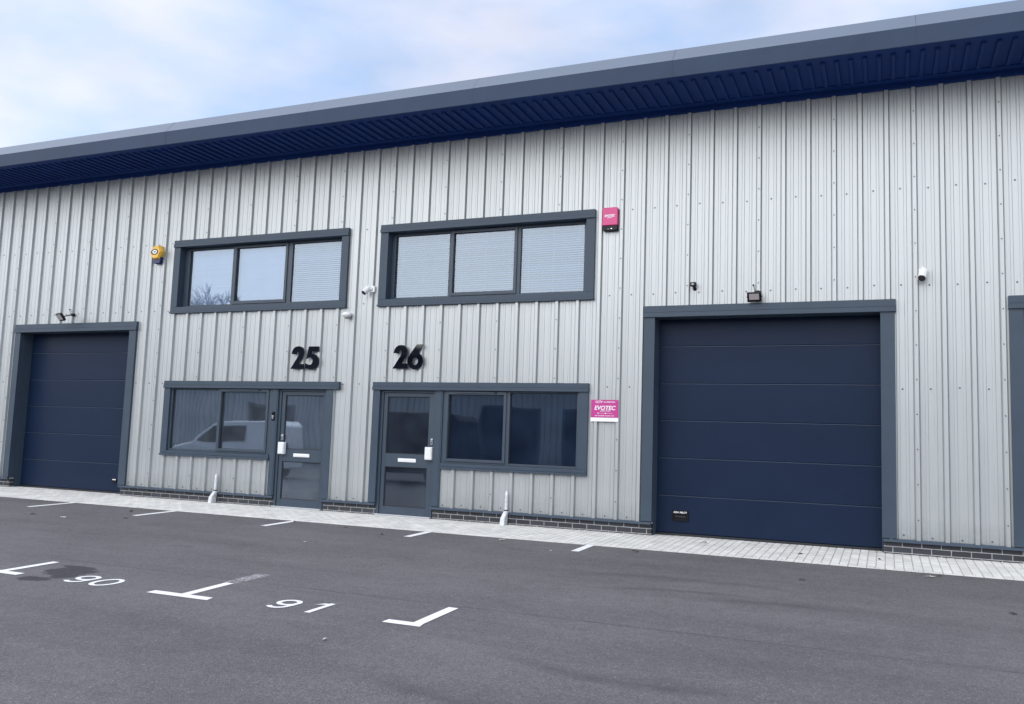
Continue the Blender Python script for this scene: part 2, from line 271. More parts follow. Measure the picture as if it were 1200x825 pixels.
# ------------------------------------------------------------------ mesh helpers
class MB:
    def __init__(s): s.v = []; s.f = []; s.m = []; s.mats = []
    def mi(s, m):
        if m not in s.mats: s.mats.append(m)
        return s.mats.index(m)
    def poly(s, pts, m='trim'):
        n = len(s.v); s.v += [tuple(p) for p in pts]; s.f.append(tuple(range(n, n + len(pts)))); s.m.append(s.mi(m))
    def mesh(s, vs, fs, m='trim'):
        n = len(s.v); s.v += [tuple(p) for p in vs]; k = s.mi(m)
        for f in fs: s.f.append(tuple(i + n for i in f)); s.m.append(k)
    def box(s, x0, x1, y0, y1, z0, z1, m='trim', M=None):
        vs = [Vector(p) for p in ((x0, y0, z0), (x1, y0, z0), (x1, y1, z0), (x0, y1, z0), (x0, y0, z1), (x1, y0, z1), (x1, y1, z1), (x0, y1, z1))]
        if M: vs = [M @ v for v in vs]
        s.mesh(vs, [(0, 3, 2, 1), (4, 5, 6, 7), (0, 1, 5, 4), (1, 2, 6, 5), (2, 3, 7, 6), (3, 0, 4, 7)], m)
    def tube(s, a, b, ra, rb, m='trim', n=14, caps=True):
        a = Vector(a); b = Vector(b); d = (b - a).normalized(); u = d.orthogonal().normalized(); v = d.cross(u)
        vs = [c + (u * cos(2 * pi * k / n) + v * sin(2 * pi * k / n)) * r for c, r in ((a, ra), (b, rb)) for k in range(n)]
        fs = [(k, (k + 1) % n, n + (k + 1) % n, n + k) for k in range(n)]
        if caps: fs += [tuple(reversed(range(n))), tuple(range(n, 2 * n))]
        s.mesh(vs, fs, m)
    def prism(s, pts, y0, y1, m='trim', M=None):
        """outline in x,z (counter-clockwise) extruded from y0 (front) to y1"""
        n = len(pts); vs = [Vector((x, y, z)) for y in (y0, y1) for x, z in pts]
        if M: vs = [M @ v for v in vs]
        s.mesh(vs, [tuple(range(n)), tuple(reversed(range(n, 2 * n)))] + [(k, n + k, n + (k + 1) % n, (k + 1) % n) for k in range(n)], m)
    def ball(s, c, rx, ry, rz, m='trim', n=16, h=10):
        vs = []; fs = []
        for j in range(h + 1):
            a = -pi / 2 + pi * j / h
            for k in range(n): vs.append((c[0] + rx * cos(a) * cos(2 * pi * k / n), c[1] + ry * cos(a) * sin(2 * pi * k / n), c[2] + rz * sin(a)))
        for j in range(h):
            for k in range(n): fs.append((j * n + k, j * n + (k + 1) % n, (j + 1) * n + (k + 1) % n, (j + 1) * n + k))
        s.mesh(vs, fs, m)
    def build(s, name, parent=None, bevel=0, smooth=False, origin=None):
        me = bpy.data.meshes.new(name); o = bpy.data.objects.new(name, me)
        vs = s.v
        if origin: vs = [(p[0] - origin[0], p[1] - origin[1], p[2] - origin[2]) for p in vs]; o.location = origin
        me.from_pydata(vs, [], s.f)
        for m in s.mats: me.materials.append(MAT[m])
        me.polygons.foreach_set('material_index', s.m)
        if smooth: me.polygons.foreach_set('use_smooth', [True] * len(s.f))
        me.validate(); me.update()
        COL.objects.link(o)
        if parent:
            o.parent = parent
            if parent.location.length: o.location = Vector(o.location) - Vector(parent_world(parent))
        if bevel:
            b = o.modifiers.new('bevel', 'BEVEL'); b.width = bevel; b.segments = 2; b.limit_method = 'ANGLE'; b.angle_limit = R(40)
        return o
def parent_world(p):
    l = Vector(p.location)
    while p.parent: p = p.parent; l += Vector(p.location)
    return l
def tag(o, label, cat=None, group=None, kind=None):
    if label: o['label'] = label
    if cat: o['category'] = cat
    if group: o['group'] = group
    if kind: o['kind'] = kind
    return o
def empty(name, loc, label=None, cat=None, group=None):
    o = bpy.data.objects.new(name, None); COL.objects.link(o); o.location = loc; o.empty_display_size = 0.1
    return tag(o, label, cat, group)
def text(body, size, x, z, y, m, parent, name='lettering', wide=1.0, bold=0.0, align='CENTER', thick=0.002, shear=0.0):
    cu = bpy.data.curves.new(name, 'FONT'); cu.body = body; cu.size = size; cu.offset = bold; cu.extrude = thick / 2; cu.align_x = align; cu.align_y = 'CENTER'; cu.shear = shear; cu.resolution_u = 3
    to = bpy.data.objects.new('t', cu); COL.objects.link(to)
    dg = bpy.context.evaluated_depsgraph_get(); me = bpy.data.meshes.new_from_object(to.evaluated_get(dg)); bpy.data.objects.remove(to); bpy.data.curves.remove(cu)
    o = bpy.data.objects.new(name, me); me.name = name; me.materials.clear(); me.materials.append(MAT[m]); COL.objects.link(o)
    Mx = Matrix(((wide, 0, 0, x), (0, 0, -1, y), (0, 1, 0, z), (0, 0, 0, 1)))
    me.transform(Mx)
    if parent:
        o.parent = parent; me.transform(Matrix.Translation(-Vector(parent_world(parent))))
    return o
SL = 0.024
def gz(y): return SL * min(0, max(y, -12.5))

# ------------------------------------------------------------------ ground
m_ = MB()
ys = [40, 0.3, 0, -12.5, -300]; xs = [-300, 300]
for a, b in zip(ys, ys[1:]):
    m_.poly([(xs[0], b, gz(b) - 0.03), (xs[1], b, gz(b) - 0.03), (xs[1], a, gz(a) - 0.03), (xs[0], a, gz(a) - 0.03)], 'asphalt')
m_.v = [(x, y, z + 0.0) for x, y, z in m_.v]
tag(m_.build('ground'), None, kind='structure')
m_ = MB()      # car park surface, right up to the paving
PE = -1.42
nx = 60
for a, b in ((PE, -12.5), (-12.5, -29)):
    m_.poly([(-40, b, gz(b)), (40, b, gz(b)), (40, a, gz(a)), (-40, a, gz(a))], 'asphalt')
tag(m_.build('parking_area'), None, kind='structure')

# block paving: blocks laid end-on to the wall, one stretcher course at the asphalt edge
m_ = MB(); PX0, PX1 = -13.0, 17.0
m_.poly([(PX0, PE, gz(PE) + 0.0005), (PX1, PE, gz(PE) + 0.0005), (PX1, 0, 0.0005), (PX1, 0.3, 0.0005), (PX0, 0.3, 0.0005), (PX0, 0, 0.0005)], 'paver_joint')
def block(x0, x1, y0, y1):
    j = 0.0025; x0 += j; x1 -= j; y0 += j; y1 -= j; c = 0.005
    dz = random.uniform(-0.0012, 0.0012); t0 = gz(y0) + 0.004 + dz; t1 = gz(y1) + 0.004 + dz
    vs = [(x0, y0, t0 - 0.012), (x1, y0, t0 - 0.012), (x1, y1, t1 - 0.012), (x0, y1, t1 - 0.012),
          (x0 + c, y0 + c, t0), (x1 - c, y0 + c, t0), (x1 - c, y1 - c, t1), (x0 + c, y1 - c, t1)]
    m_.mesh(vs, [(4, 5, 6, 7), (0, 1, 5, 4), (1, 2, 6, 5), (2, 3, 7, 6), (3, 0, 4, 7)], 'paver')
x = PX0
while x < PX1: block(x, x + 0.2, PE, PE + 0.1); x += 0.2
x = PX0; k = 0
while x < PX1:
    y = PE + 0.1; cuts = []
    if k % 2: cuts.append(0.1)
    while y < 0.285:
        h = cuts.pop() if cuts else 0.2
        block(x, x + 0.1, y, min(y + h, 0.29)); y += h
    x += 0.1; k += 1
tag(m_.build('pavement'), None, kind='structure')

# ------------------------------------------------------------------ the building
B = empty('industrial_building', (0, 0, 0), 'long grey ribbed metal clad industrial unit block with dark blue roof overhang, doors and windows', 'building')
P3 = 1 / 3
PROF = [(-0.043, 0), (-0.041, 0.008), (-0.038, 0.008), (-0.0235, -0.036), (0.0235, -0.036), (0.038, 0.008), (0.041, 0.008), (0.043, 0), (0.093, 0), (0.100, -0.0055), (0.128, -0.0055), (0.135, 0), (0.197, 0), (0.204, -0.0055), (0.232, -0.0055), (0.239, 0)]
ZT, ZB = 6.20, 0.185
def profile(x0, x1, cuts):
    pts = []
    i0 = int(math.floor(x0 / P3)) - 1; i1 = int(math.ceil(x1 / P3)) + 1
    for i in range(i0, i1):
        for dx, y in PROF: pts.append((i * P3 - 0.008 + dx, y))
    def yat(x):
        for a, b in zip(pts, pts[1:]):
            if a[0] <= x <= b[0]: return a[1] + (b[1] - a[1]) * (x - a[0]) / max(1e-9, b[0] - a[0])
        return 0
    res = [p for p in pts if x0 < p[0] < x1] + [(x0, yat(x0)), (x1, yat(x1))] + [(c, yat(c)) for c in cuts if x0 < c < x1]
    return sorted(set(res))
OPEN = [  # x0, x1, z0, z1 where the sheet is cut
    (-1.70, 2.10, 3.48, 4.75), (2.85, 6.52, 3.48, 4.75),
    (-1.70, 0.80, 0.84, 2.10), (0.80, 1.98, 0, 2.10), (2.84, 4.06, 0, 2.10), (4.06, 6.46, 0.84, 2.10),
    (-5.83, -2.62, 0, 3.22), (7.43, 10.66, 0, 3.22), (12.12, 15.36, 0, 3.22)]
def clad(m, x0, x1, zb, zt, opens, mt='cladding'):
    cuts = [v for o in opens for v in o[:2]]
    pr = profile(x0, x1, cuts)
    for (xa, ya), (xb, yb) in zip(pr, pr[1:]):
        if xb - xa < 1e-5: continue
        xm = (xa + xb) / 2; segs = [(zb, zt)]
        for o in opens:
            if o[0] < xm < o[1]:
                ns = []
                for a, b in segs:
                    if o[2] > a: ns.append((a, min(b, o[2])))
                    if o[3] < b: ns.append((max(a, o[3]), b))
                    if o[2] >= b or o[3] <= a: ns = [(a, b)] if not ns else ns
                segs = [q for q in ns if q[1] - q[0] > 1e-4]
        for a, b in segs: m.poly([(xa, ya, a), (xb, yb, a), (xb, yb, b), (xa, ya, b)], mt)
m_ = MB(); clad(m_, -13.0, 17.0, ZB, ZT + 0.1, OPEN)
# sheet side laps: a hair-thin standing edge on every third rib
def openat(x, z): return any(o[0] - 0.03 < x < o[1] + 0.03 and o[2] - 0.03 < z < o[3] + 0.03 for o in OPEN)
for i in range(-39, 51):
    if i % 3: continue
    xx = i * P3 - 0.008 - 0.022
    z = ZB + 0.01
    while z < ZT:
        if not openat(xx, z + 0.05): m_.box(xx - 0.0012, xx + 0.003, -0.0378, -0.035, z, z + 0.1, 'cladding')
        z += 0.1
m_.build('wall_cladding', B)
m_ = MB()
def screw(x, z, y, r=0.0098):
    m_.tube((x, y + 0.001, z), (x, y - 0.003, z), r * 1.25, r * 1.2, 'screw', 8)
    m_.tube((x, y - 0.003, z), (x, y - 0.008, z), r * 0.62, r * 0.55, 'screw', 6)
for i in range(-39, 51):
    for z in (0.24, 2.135, 3.50, 4.80):
        x = i * P3 + 0.155
        if not openat(x, z) and not (z > 4.79 and (-1.8 < x < 2.2 or 2.75 < x < 6.65)): screw(x + random.uniform(-.004, .004), z + random.uniform(-.012, .012), -0.0005)
    if i % 3 == 0:
        z = 0.45
        while z < 6.1:
            x = i * P3 - 0.008
            if not openat(x, z): screw(x, z, -0.0365, 0.008)
            z += 0.45
m_.build('fixing_screws', B)['kind'] = 'stuff'

# brick plinth (its openings are the doors)
DO = [(-5.738, -2.722), (0.860, 1.872), (2.925, 3.962), (7.518, 10.577), (12.20, 15.26)]
runs = []; xa = -13.0
for a, b in DO: runs.append((xa, a)); xa = b
runs.append((xa, 17.0))
for a, b in runs:
    m_ = MB(); y0 = 0.012
    m_.box(a + 0.004, b - 0.004, y0 + 0.004, 0.108, -0.2, 0.19, 'mortar')
    for ci, zc in enumerate((-0.016, 0.059, 0.134)):
        x = a - (0.1125 if ci % 2 else 0.0)
        while x < b:
            u0, u1 = max(x + 0.005, a), min(x + 0.22, b)
            if u1 - u0 > 0.02: m_.box(u0, u1, y0 + random.uniform(-.001, .001), 0.112, zc - 0.0325 + 0.0, zc + 0.0325, 'brick')
            x += 0.225
    m_.build('brick_plinth', B, bevel=0.002)
    # drip flashing above the bricks
    f = MB(); fb = b; fa = a
    f.mesh([(fa, 0.0, 0.200), (fb, 0.0, 0.200), (fb, -0.046, 0.192), (fa, -0.046, 0.192), (fa, -0.050, 0.158), (fb, -0.050, 0.158), (fa, 0.0, 0.155), (fb, 0.0, 0.155)],
           [(0, 3, 2, 1), (3, 4, 5, 2), (4, 6, 7, 5), (0, 6, 4, 3), (1, 2, 5, 7)], 'trim')
    f.build('base_flashing', B)

# roof overhang
YO = -1.20
m_ = MB()
m_.box(-13.0, 17.0, -0.046, 0.0, 6.185, 6.262, 'soffit')
m_.poly([(-13, -0.046, 6.262), (-13, YO + 0.02, 6.262), (17, YO + 0.02, 6.262), (17, -0.046, 6.262)], 'soffit')
m_.box(-13.0, 17.0, -0.21, -0.17, 6.247, 6.2615, 'soffit')
x = -13.0 + 0.05
while x < 16.9:     # standing ribs of the soffit sheet
    ya, yb = -1.03, -0.26; h = 0.032; z = 6.2615
    m_.mesh([(x, ya, z), (x + 0.056, ya, z), (x + 0.056, yb, z), (x, yb, z), (x + 0.006, ya + 0.006, z - h), (x + 0.050, ya + 0.006, z - h), (x + 0.050, yb - 0.006, z - h), (x + 0.006, yb - 0.006, z - h)],
            [(4, 7, 6, 5), (0, 4, 5, 1), (1, 5, 6, 2), (2, 6, 7, 3), (3, 7, 4, 0)], 'soffit')
    x += 1 / 6
m_.build('soffit', B)
m_ = MB(); x = -13.0; k = 0
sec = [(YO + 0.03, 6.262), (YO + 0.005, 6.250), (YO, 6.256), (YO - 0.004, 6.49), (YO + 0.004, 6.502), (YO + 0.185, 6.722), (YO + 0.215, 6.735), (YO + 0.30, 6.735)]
while x < 17.0:
    x1 = min(x + 3.0, 17.0); dy = random.uniform(-.0015, .0015)
    for (ya, za), (yb, zb) in zip(sec, sec[1:]):
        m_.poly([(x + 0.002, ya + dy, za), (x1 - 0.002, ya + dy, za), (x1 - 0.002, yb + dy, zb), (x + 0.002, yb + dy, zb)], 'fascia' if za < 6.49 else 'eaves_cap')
    for (ya, za), (yb, zb) in zip(sec[2:6], sec[3:7]):  # lap strap behind each butt joint
        m_.poly([(x1 - 0.03, ya + 0.003, za), (x1 + 0.03, ya + 0.003, za), (x1 + 0.03, yb + 0.003, zb), (x1 - 0.03, yb + 0.003, zb)], 'rubber')
    x = x1; k += 1
m_.build('fascia', B)
m_ = MB()
m_.poly([(-13, YO + 0.29, 6.733), (17, YO + 0.29, 6.733), (17, 12, 7.9), (-13, 12, 7.9)], 'roof_sheet')
m_.poly([(-13, 12, 7.9), (17, 12, 7.9), (17, 12, -0.1), (-13, 12, -0.1)], 'roof_sheet')
for xx in (-13, 17): m_.poly([(xx, 0, -0.1), (xx, 12, -0.1), (xx, 12, 7.9), (xx, YO + .29, 6.733), (xx, YO, 6.25), (xx, 0, 6.2)], 'cladding')
m_.build('roof', B)

# inside: rooms so that the glass looks into something
m_ = MB()
def room(x0, x1, y0, y1, z0, z1, wall):
    m_.poly([(x0, y1, z0), (x1, y1, z0), (x1, y1, z1), (x0, y1, z1)], wall)
    m_.poly([(x0, y0, z0), (x0, y1, z0), (x0, y1, z1), (x0, y0, z1)], wall)
    m_.poly([(x1, y0, z0), (x1, y0, z1), (x1, y1, z1), (x1, y1, z0)], wall)
    m_.poly([(x0, y0, z0), (x1, y0, z0), (x1, y1, z0), (x0, y1, z0)], 'room_floor' if wall != 'room_dark' else 'room_dark')
    m_.poly([(x0, y0, z1), (x0, y1, z1), (x1, y1, z1), (x1, y0, z1)], wall)
    # wall lining around the openings
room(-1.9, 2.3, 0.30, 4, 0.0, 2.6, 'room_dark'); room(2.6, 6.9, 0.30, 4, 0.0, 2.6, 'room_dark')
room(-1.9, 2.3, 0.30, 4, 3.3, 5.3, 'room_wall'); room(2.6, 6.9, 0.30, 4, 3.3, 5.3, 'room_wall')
m_.build('office_room', B)

def ring(m, x0, x1, z0, z1, w, y0, y1, mt, wl=None, wr=None, wt=None, wb=None):
    wl = w if wl is None else wl; wr = w if wr is None else wr; wt = w if wt is None else wt; wb = w if wb is None else wb
    m.box(x0, x0 + wl, y0, y1, z0, z1, mt); m.box(x1 - wr, x1, y0, y1, z0, z1, mt)
    m.box(x0 + wl, x1 - wr, y0, y1, z1 - wt, z1, mt); m.box(x0 + wl, x1 - wr, y0, y1, z0, z0 + wb, mt)
def header(m, x0, x1, z0, z1):
    h = z1 - z0
    m.box(x0, x1, -0.060, 0.0, z0 + 0.42 * h, z1, 'trim')
    m.box(x0 - 0.002, x1 + 0.002, -0.072, 0.0, z0, z0 + 0.40 * h, 'trim')
    m.box(x0, x1, -0.056, 0.0, z0 + 0.39 * h, z0 + 0.43 * h, 'trim')

def blind(x0, x1, z0, z1, tilt, par, y=0.20, drop=1.0, pitch=0.036):
    m = MB(); z = z1 - 0.03; wv = 0.0205; zb = z1 - (z1 - z0) * drop
    m.box(x0, x1, y - 0.018, y + 0.018, z1 - 0.028, z1, 'blind')
    while z > zb:
        t = tilt + random.uniform(-.07, .07); dy, dz = wv * cos(t), wv * sin(t); sag = random.uniform(-.0012, .0012)
        m.mesh([(x0, y - dy, z - dz), (x1, y - dy, z - dz + sag), (x1, y, z + 0.0015 + sag), (x0, y, z + 0.0015), (x1, y + dy, z + dz + sag), (x0, y + dy, z + dz)], [(0, 1, 2, 3), (3, 2, 4, 5)], 'blind')
        z -= pitch
    m.box(x0, x1, y - 0.012, y + 0.012, zb - 0.012, zb, 'blind')
    for q in (0.12, 0.5, 0.88):
        xx = x0 + (x1 - x0) * q
        m.box(xx - 0.0012, xx + 0.0012, y - 0.0145, y - 0.013, zb, z1, 'blind')
    return m.build('blind', par)

def upper_window(x0, x1, panes, label, tilts):
    m = MB(); zi0, zi1 = 3.565, 4.700
    header(m, x0, x1, 4.700, 4.832)
    m.box(x0, x0 + 0.150, -0.048, 0.02, 3.56, 4.70, 'trim'); m.box(x1 - 0.140, x1, -0.048, 0.02, 3.56, 4.70, 'trim')
    m.box(x0 + .0, x1, -0.048, 0.02, 3.475, 3.558, 'trim'); m.box(x0 - 0.006, x1 + 0.006, -0.066, 0.0, 3.440, 3.472, 'trim')
    # reveal linings
    xa, xb = x0 + 0.150, x1 - 0.140
    m.box(xa - 0.02, xa, 0.021, 0.17, 3.55, 4.71, 'trim'); m.box(xb, xb + 0.02, 0.021, 0.17, 3.55, 4.71, 'trim')
    m.box(xa, xb, 0.0, 0.17, 4.702, 4.72, 'trim'); m.box(xa, xb, 0.021, 0.17, 3.545, 3.561, 'trim')
    w = m.build('window', B, bevel=0.003); w['label'] = label
    f = MB(); fy0, fy1 = 0.10, 0.165
    # outer frame with mullions between the panes
    ed = [xa] + [v for p in panes for v in p] + [xb]
    for k in range(0, len(ed), 2): f.box(ed[k], ed[k + 1], fy0, fy1, zi0, zi1, 'frame')
    for k, (a, b) in enumerate(panes):
        za, zb = (3.655, 4.645) if k == 1 else (3.600, 4.655)
        f.box(a, b, fy0, fy1, zi0, za, 'frame'); f.box(a, b, fy0, fy1, zb, zi1, 'frame')
    f.build('frame', w, bevel=0.003)
    a, b = panes[1]; c = MB(); ring(c, a - 0.055, b + 0.045, 3.60, 4.69, 0.05, 0.082, 0.0985, 'frame'); 
    c.build('casement', w, bevel=0.003)
    for k, (a, b) in enumerate(panes):
        g = MB(); g.poly([(a - .01, 0.125, 3.57), (b + .01, 0.125, 3.57), (b + .01, 0.125, 4.69), (a - .01, 0.125, 4.69)], 'glass_upper'); g.build('pane', w)
        rb = MB(); ring(rb, a, b, 3.655 if k == 1 else 3.600, 4.645 if k == 1 else 4.655, 0.006, 0.112, 0.124, 'rubber'); rb.build('gasket', w)
        blind(a - 0.02, b + 0.02, 3.60, 4.68, tilts[k][0], w, 0.19, tilts[k][1])
    s = MB(); s.box(xa, xb, 0.17, 0.34, 3.54, 3.575, 'sill'); s.build('sill', w)
upper_window(-1.752, 2.155, [(-1.485, -0.462), (-0.362, 0.742), (0.882, 1.912)], 'upper window over number 25 with closed pale blinds', [(1.30, 1.0), (1.33, 1.0), (0.80, 1.0)])
upper_window(2.795, 6.582, [(3.015, 4.034), (4.122, 5.205), (5.310, 6.372)], 'upper window over number 26 with half open slatted blinds', [(0.62, 1.0), (0.60, 1.0), (0.64, 1.0)])

def lower_unit(x0, x1, win, door, side, labs):
    """one window and one door under a shared header; win=(xa,xb,glass fixed,glass casement), door=(frame xa, xb, leaf glass xa, xb, post xa, xb)"""
    wx0, wx1, gf, gc, wlab = win
    m = MB(); header(m, x0, x1, 2.045, 2.175)
    if side == 'L': # window left of the door
        m.box(x0 + 0.005, x0 + 0.150, -0.048, 0.02, 0.892, 2.045, 'trim')
        m.box(x0 + 0.005, wx1, -0.048, 0.02, 0.835, 0.890, 'trim'); m.box(x0, wx1, -0.066, 0.0, 0.802, 0.832, 'trim')
    else:
        m.box(x1 - 0.150, x1 - 0.005, -0.048, 0.02, 0.892, 2.045, 'trim')
        m.box(wx0, x1 - 0.005, -0.048, 0.02, 0.835, 0.890, 'trim'); m.box(wx0, x1, -0.066, 0.0, 0.802, 0.832, 'trim')
    w = m.build('window', B, bevel=0.003); w['label'] = wlab
    xa, xb = (x0 + 0.15, wx1) if side == 'L' else (wx0, x1 - 0.15)
    f = MB(); ps = sorted([gf, gc]); ed = [xa, ps[0][0], ps[0][1], ps[1][0], ps[1][1], xb]
    for k in (0, 2, 4): f.box(ed[k], ed[k + 1], -0.012, 0.06, 0.892, 2.043, 'frame')
    for p in ps:
        za, zb = (0.965, 1.985) if p == gc else (0.925, 2.022)
        f.box(p[0], p[1], -0.012, 0.06, 0.892, za, 'frame'); f.box(p[0], p[1], -0.012, 0.06, zb, 2.043, 'frame')
    f.build('frame', w, bevel=0.003)
    c = MB(); ring(c, gc[0] - 0.05, gc[1] + 0.05, 0.925, 2.035, 0.045, -0.028, -0.0135, 'frame', wt=0.05, wb=0.04); c.build('casement', w, bevel=0.003)
    v = MB(); vc = (gc[0] + gc[1]) / 2; v.box(vc - 0.33, vc + 0.33, -0.043, -0.0295, 2.004, 2.024, 'frame'); v.box(vc + 0.33, vc + 0.36, -0.047, -0.0295, 2.004, 2.024, 'black_plastic'); v.build('trickle_vent', w, bevel=0.002)
    for p in ps:
        g = MB(); g.poly([(p[0] - .005, 0.03, 0.9), (p[1] + .005, 0.03, 0.9), (p[1] + .005, 0.03, 2.04), (p[0] - .005, 0.03, 2.04)], 'glass_lower' if side == 'L' else 'glass_blue'); g.build('pane', w)
        za, zb = (0.965, 1.985) if p == gc else (0.925, 2.022)
        rb = MB(); ring(rb, p[0], p[1], za, zb, 0.006, 0.012, 0.029, 'rubber'); rb.build('gasket', w)
    s = MB(); s.box(xa, xb, 0.062, 0.30, 0.86, 0.90, 'sill'); s.build('sill', w)
    # door
    fa, fb, ga, gb, pa, pb, ta, tb = door
    m = MB()
    m.box(fa, fa + 0.045, 0.0, 0.09, 0.0, 2.045, 'frame'); m.box(fb - 0.045, fb, 0.0, 0.09, 0.0, 2.045, 'frame'); m.box(fa + 0.045, fb - 0.045, 0.0, 0.09, 2.005, 2.045, 'frame')
    m.box(pa, pb, -0.030, 0.03, 0.202, 2.045, 'trim'); m.box(pa + 0.02, pb - 0.02, -0.036, -0.031, 0.203, 2.044, 'trim')
    m.box(ta, tb, -0.048, 0.03, 0.202, 2.045, 'trim')
    d = m.build('entrance_door', B, bevel=0.003); d['label'] = labs[0]
    la, lb = fa + 0.050, fb - 0.050
    l = MB(); y0, y1 = 0.018, 0.066
    l.box(la, ga, y0, y1, 0.03, 2.0, 'frame'); l.box(gb, lb, y0, y1, 0.03, 2.0, 'frame')
    l.box(ga, gb, y0, y1, 0.03, 0.150, 'frame'); l.box(ga, gb, y0, y1, 0.795, 1.005, 'frame'); l.box(ga, gb, y0, y1, 1.940, 2.0, 'frame')
    for a, b in ((0.150, 0.795), (1.005, 1.940)): ring(l, ga + .0005, gb - .0005, a + .0005, b - .0005, 0.012, 0.030, 0.040, 'rubber')
    l.build('leaf', d, bevel=0.003)
    for a, b in ((0.150, 0.795), (1.005, 1.940)):
        g = MB(); g.poly([(ga - .005, 0.042, a - .005), (gb + .005, 0.042, a - .005), (gb + .005, 0.042, b + .005), (ga - .005, 0.042, b + .005)], 'glass_lower' if side == 'L' else 'glass_grey'); g.build('pane', d)
    q = MB(); lx = (ga + gb) / 2 + (0.0 if side == 'L' else 0.02)
    q.box(lx - 0.165, lx + 0.165, 0.008, 0.0175, 0.878, 0.936, 'sign_white'); q.box(lx - 0.135, lx + 0.135, 0.003, 0.0078, 0.888, 0.926, 'white_plastic'); q.build('letterbox', d, bevel=0.003)
    s = MB(); s.box(fa, fb, -0.05, 0.09, 0.0, 0.028, 'steel'); s.build('threshold', d, bevel=0.003)
    return d
lower_unit(-1.752, 2.125, (-1.752, 0.735, (-1.560, -0.478), (-0.402, 0.600), 'lower window left of the door marked 25, a white van mirrored in its glass'),
           (0.862, 1.868, 0.985, 1.785, 0.738, 0.860, 1.870, 2.005), 'L', ['glazed entrance door under number 25 with keypad at its left edge'])
lower_unit(2.790, 6.545, (4.100, 6.545, (5.262, 6.358), (4.200, 5.155), 'lower window right of the door marked 26 with dark blue glass'),
           (2.932, 3.958, 3.050, 3.835, 3.960, 4.098, 2.795, 2.930), 'R', ['glazed entrance door under number 26 with keypad at its right edge'])
# downstand trim piece from sill to ground beside the doors is the post above

def door_hardware(x, xk, z0, side):
    k = MB(); k.box(x - 0.066, x + 0.066, -0.066, -0.0365 if side else 0.0, z0, z0 + 0.205, 'white_plastic'); k.box(x - 0.055, x + 0.055, -0.071, -0.0665, z0 + 0.012, z0 + 0.10, 'white_plastic')
    o = k.build('key_safe', None, bevel=0.008, origin=(x, -0.0365, z0)); return o
for x, z0, lab in ((0.990, 0.918, 'white key safe box at the left edge of the left entrance door'), (3.880, 0.930, 'white key safe box at the right edge of the right entrance door')):
    k = empty('key_safe', (x, 0.0, z0)); tag(k, lab, 'key safe', 'white key safes on the entrance doors')
    q = MB(); q.box(x - 0.064, x + 0.064, -0.052, 0.0175, z0, z0 + 0.205, 'white_plastic'); q.build('housing', k, bevel=0.010)
    q = MB(); q.box(x - 0.050, x + 0.050, -0.058, -0.0525, z0 + 0.015, z0 + 0.185, 'white_plastic'); q.build('cover', k, bevel=0.002)
    x2 = x - 0.012 if x < 2 else x + 0.035
    h = empty('door_lock', (x2, 0.0, z0 + 0.26)); tag(h, 'small steel lock above the key safe of the %s entrance door' % ('left' if x < 2 else 'right'), 'lock', 'steel locks above the key safes')
    q = MB(); q.box(x2 - 0.018, x2 + 0.018, -0.012, 0.0175, z0 + 0.245, z0 + 0.340, 'steel'); q.build('plate', h, bevel=0.004)
    q = MB(); q.tube((x2, -0.012, z0 + 0.315), (x2, -0.032, z0 + 0.315), 0.013, 0.012, 'steel', 12); q.tube((x2, -0.012, z0 + 0.275), (x2, -0.020, z0 + 0.275), 0.010, 0.009, 'black_plastic', 12); q.build('cylinder', h)
# video doorbell
d = empty('doorbell', (0.785, -0.037, 1.50)); tag(d, 'black video doorbell on the post between window and door 25', 'doorbell')
q = MB(); q.box(0.760, 0.812, -0.060, -0.0365, 1.495, 1.645, 'black_plastic'); q.build('body', d, bevel=0.008)
q = MB(); q.tube((0.786, -0.060, 1.612), (0.786, -0.066, 1.612), 0.014, 0.012, 'lens', 14); q.build('lens', d)
q = MB(); q.tube((0.786, -0.060, 1.535), (0.786, -0.064, 1.535), 0.016, 0.015, 'steel', 16); q.build('button', d)
q = MB(); q.box(0.764, 0.808, -0.0625, -0.0603, 1.558, 1.580, 'steel'); q.build('faceplate', d)

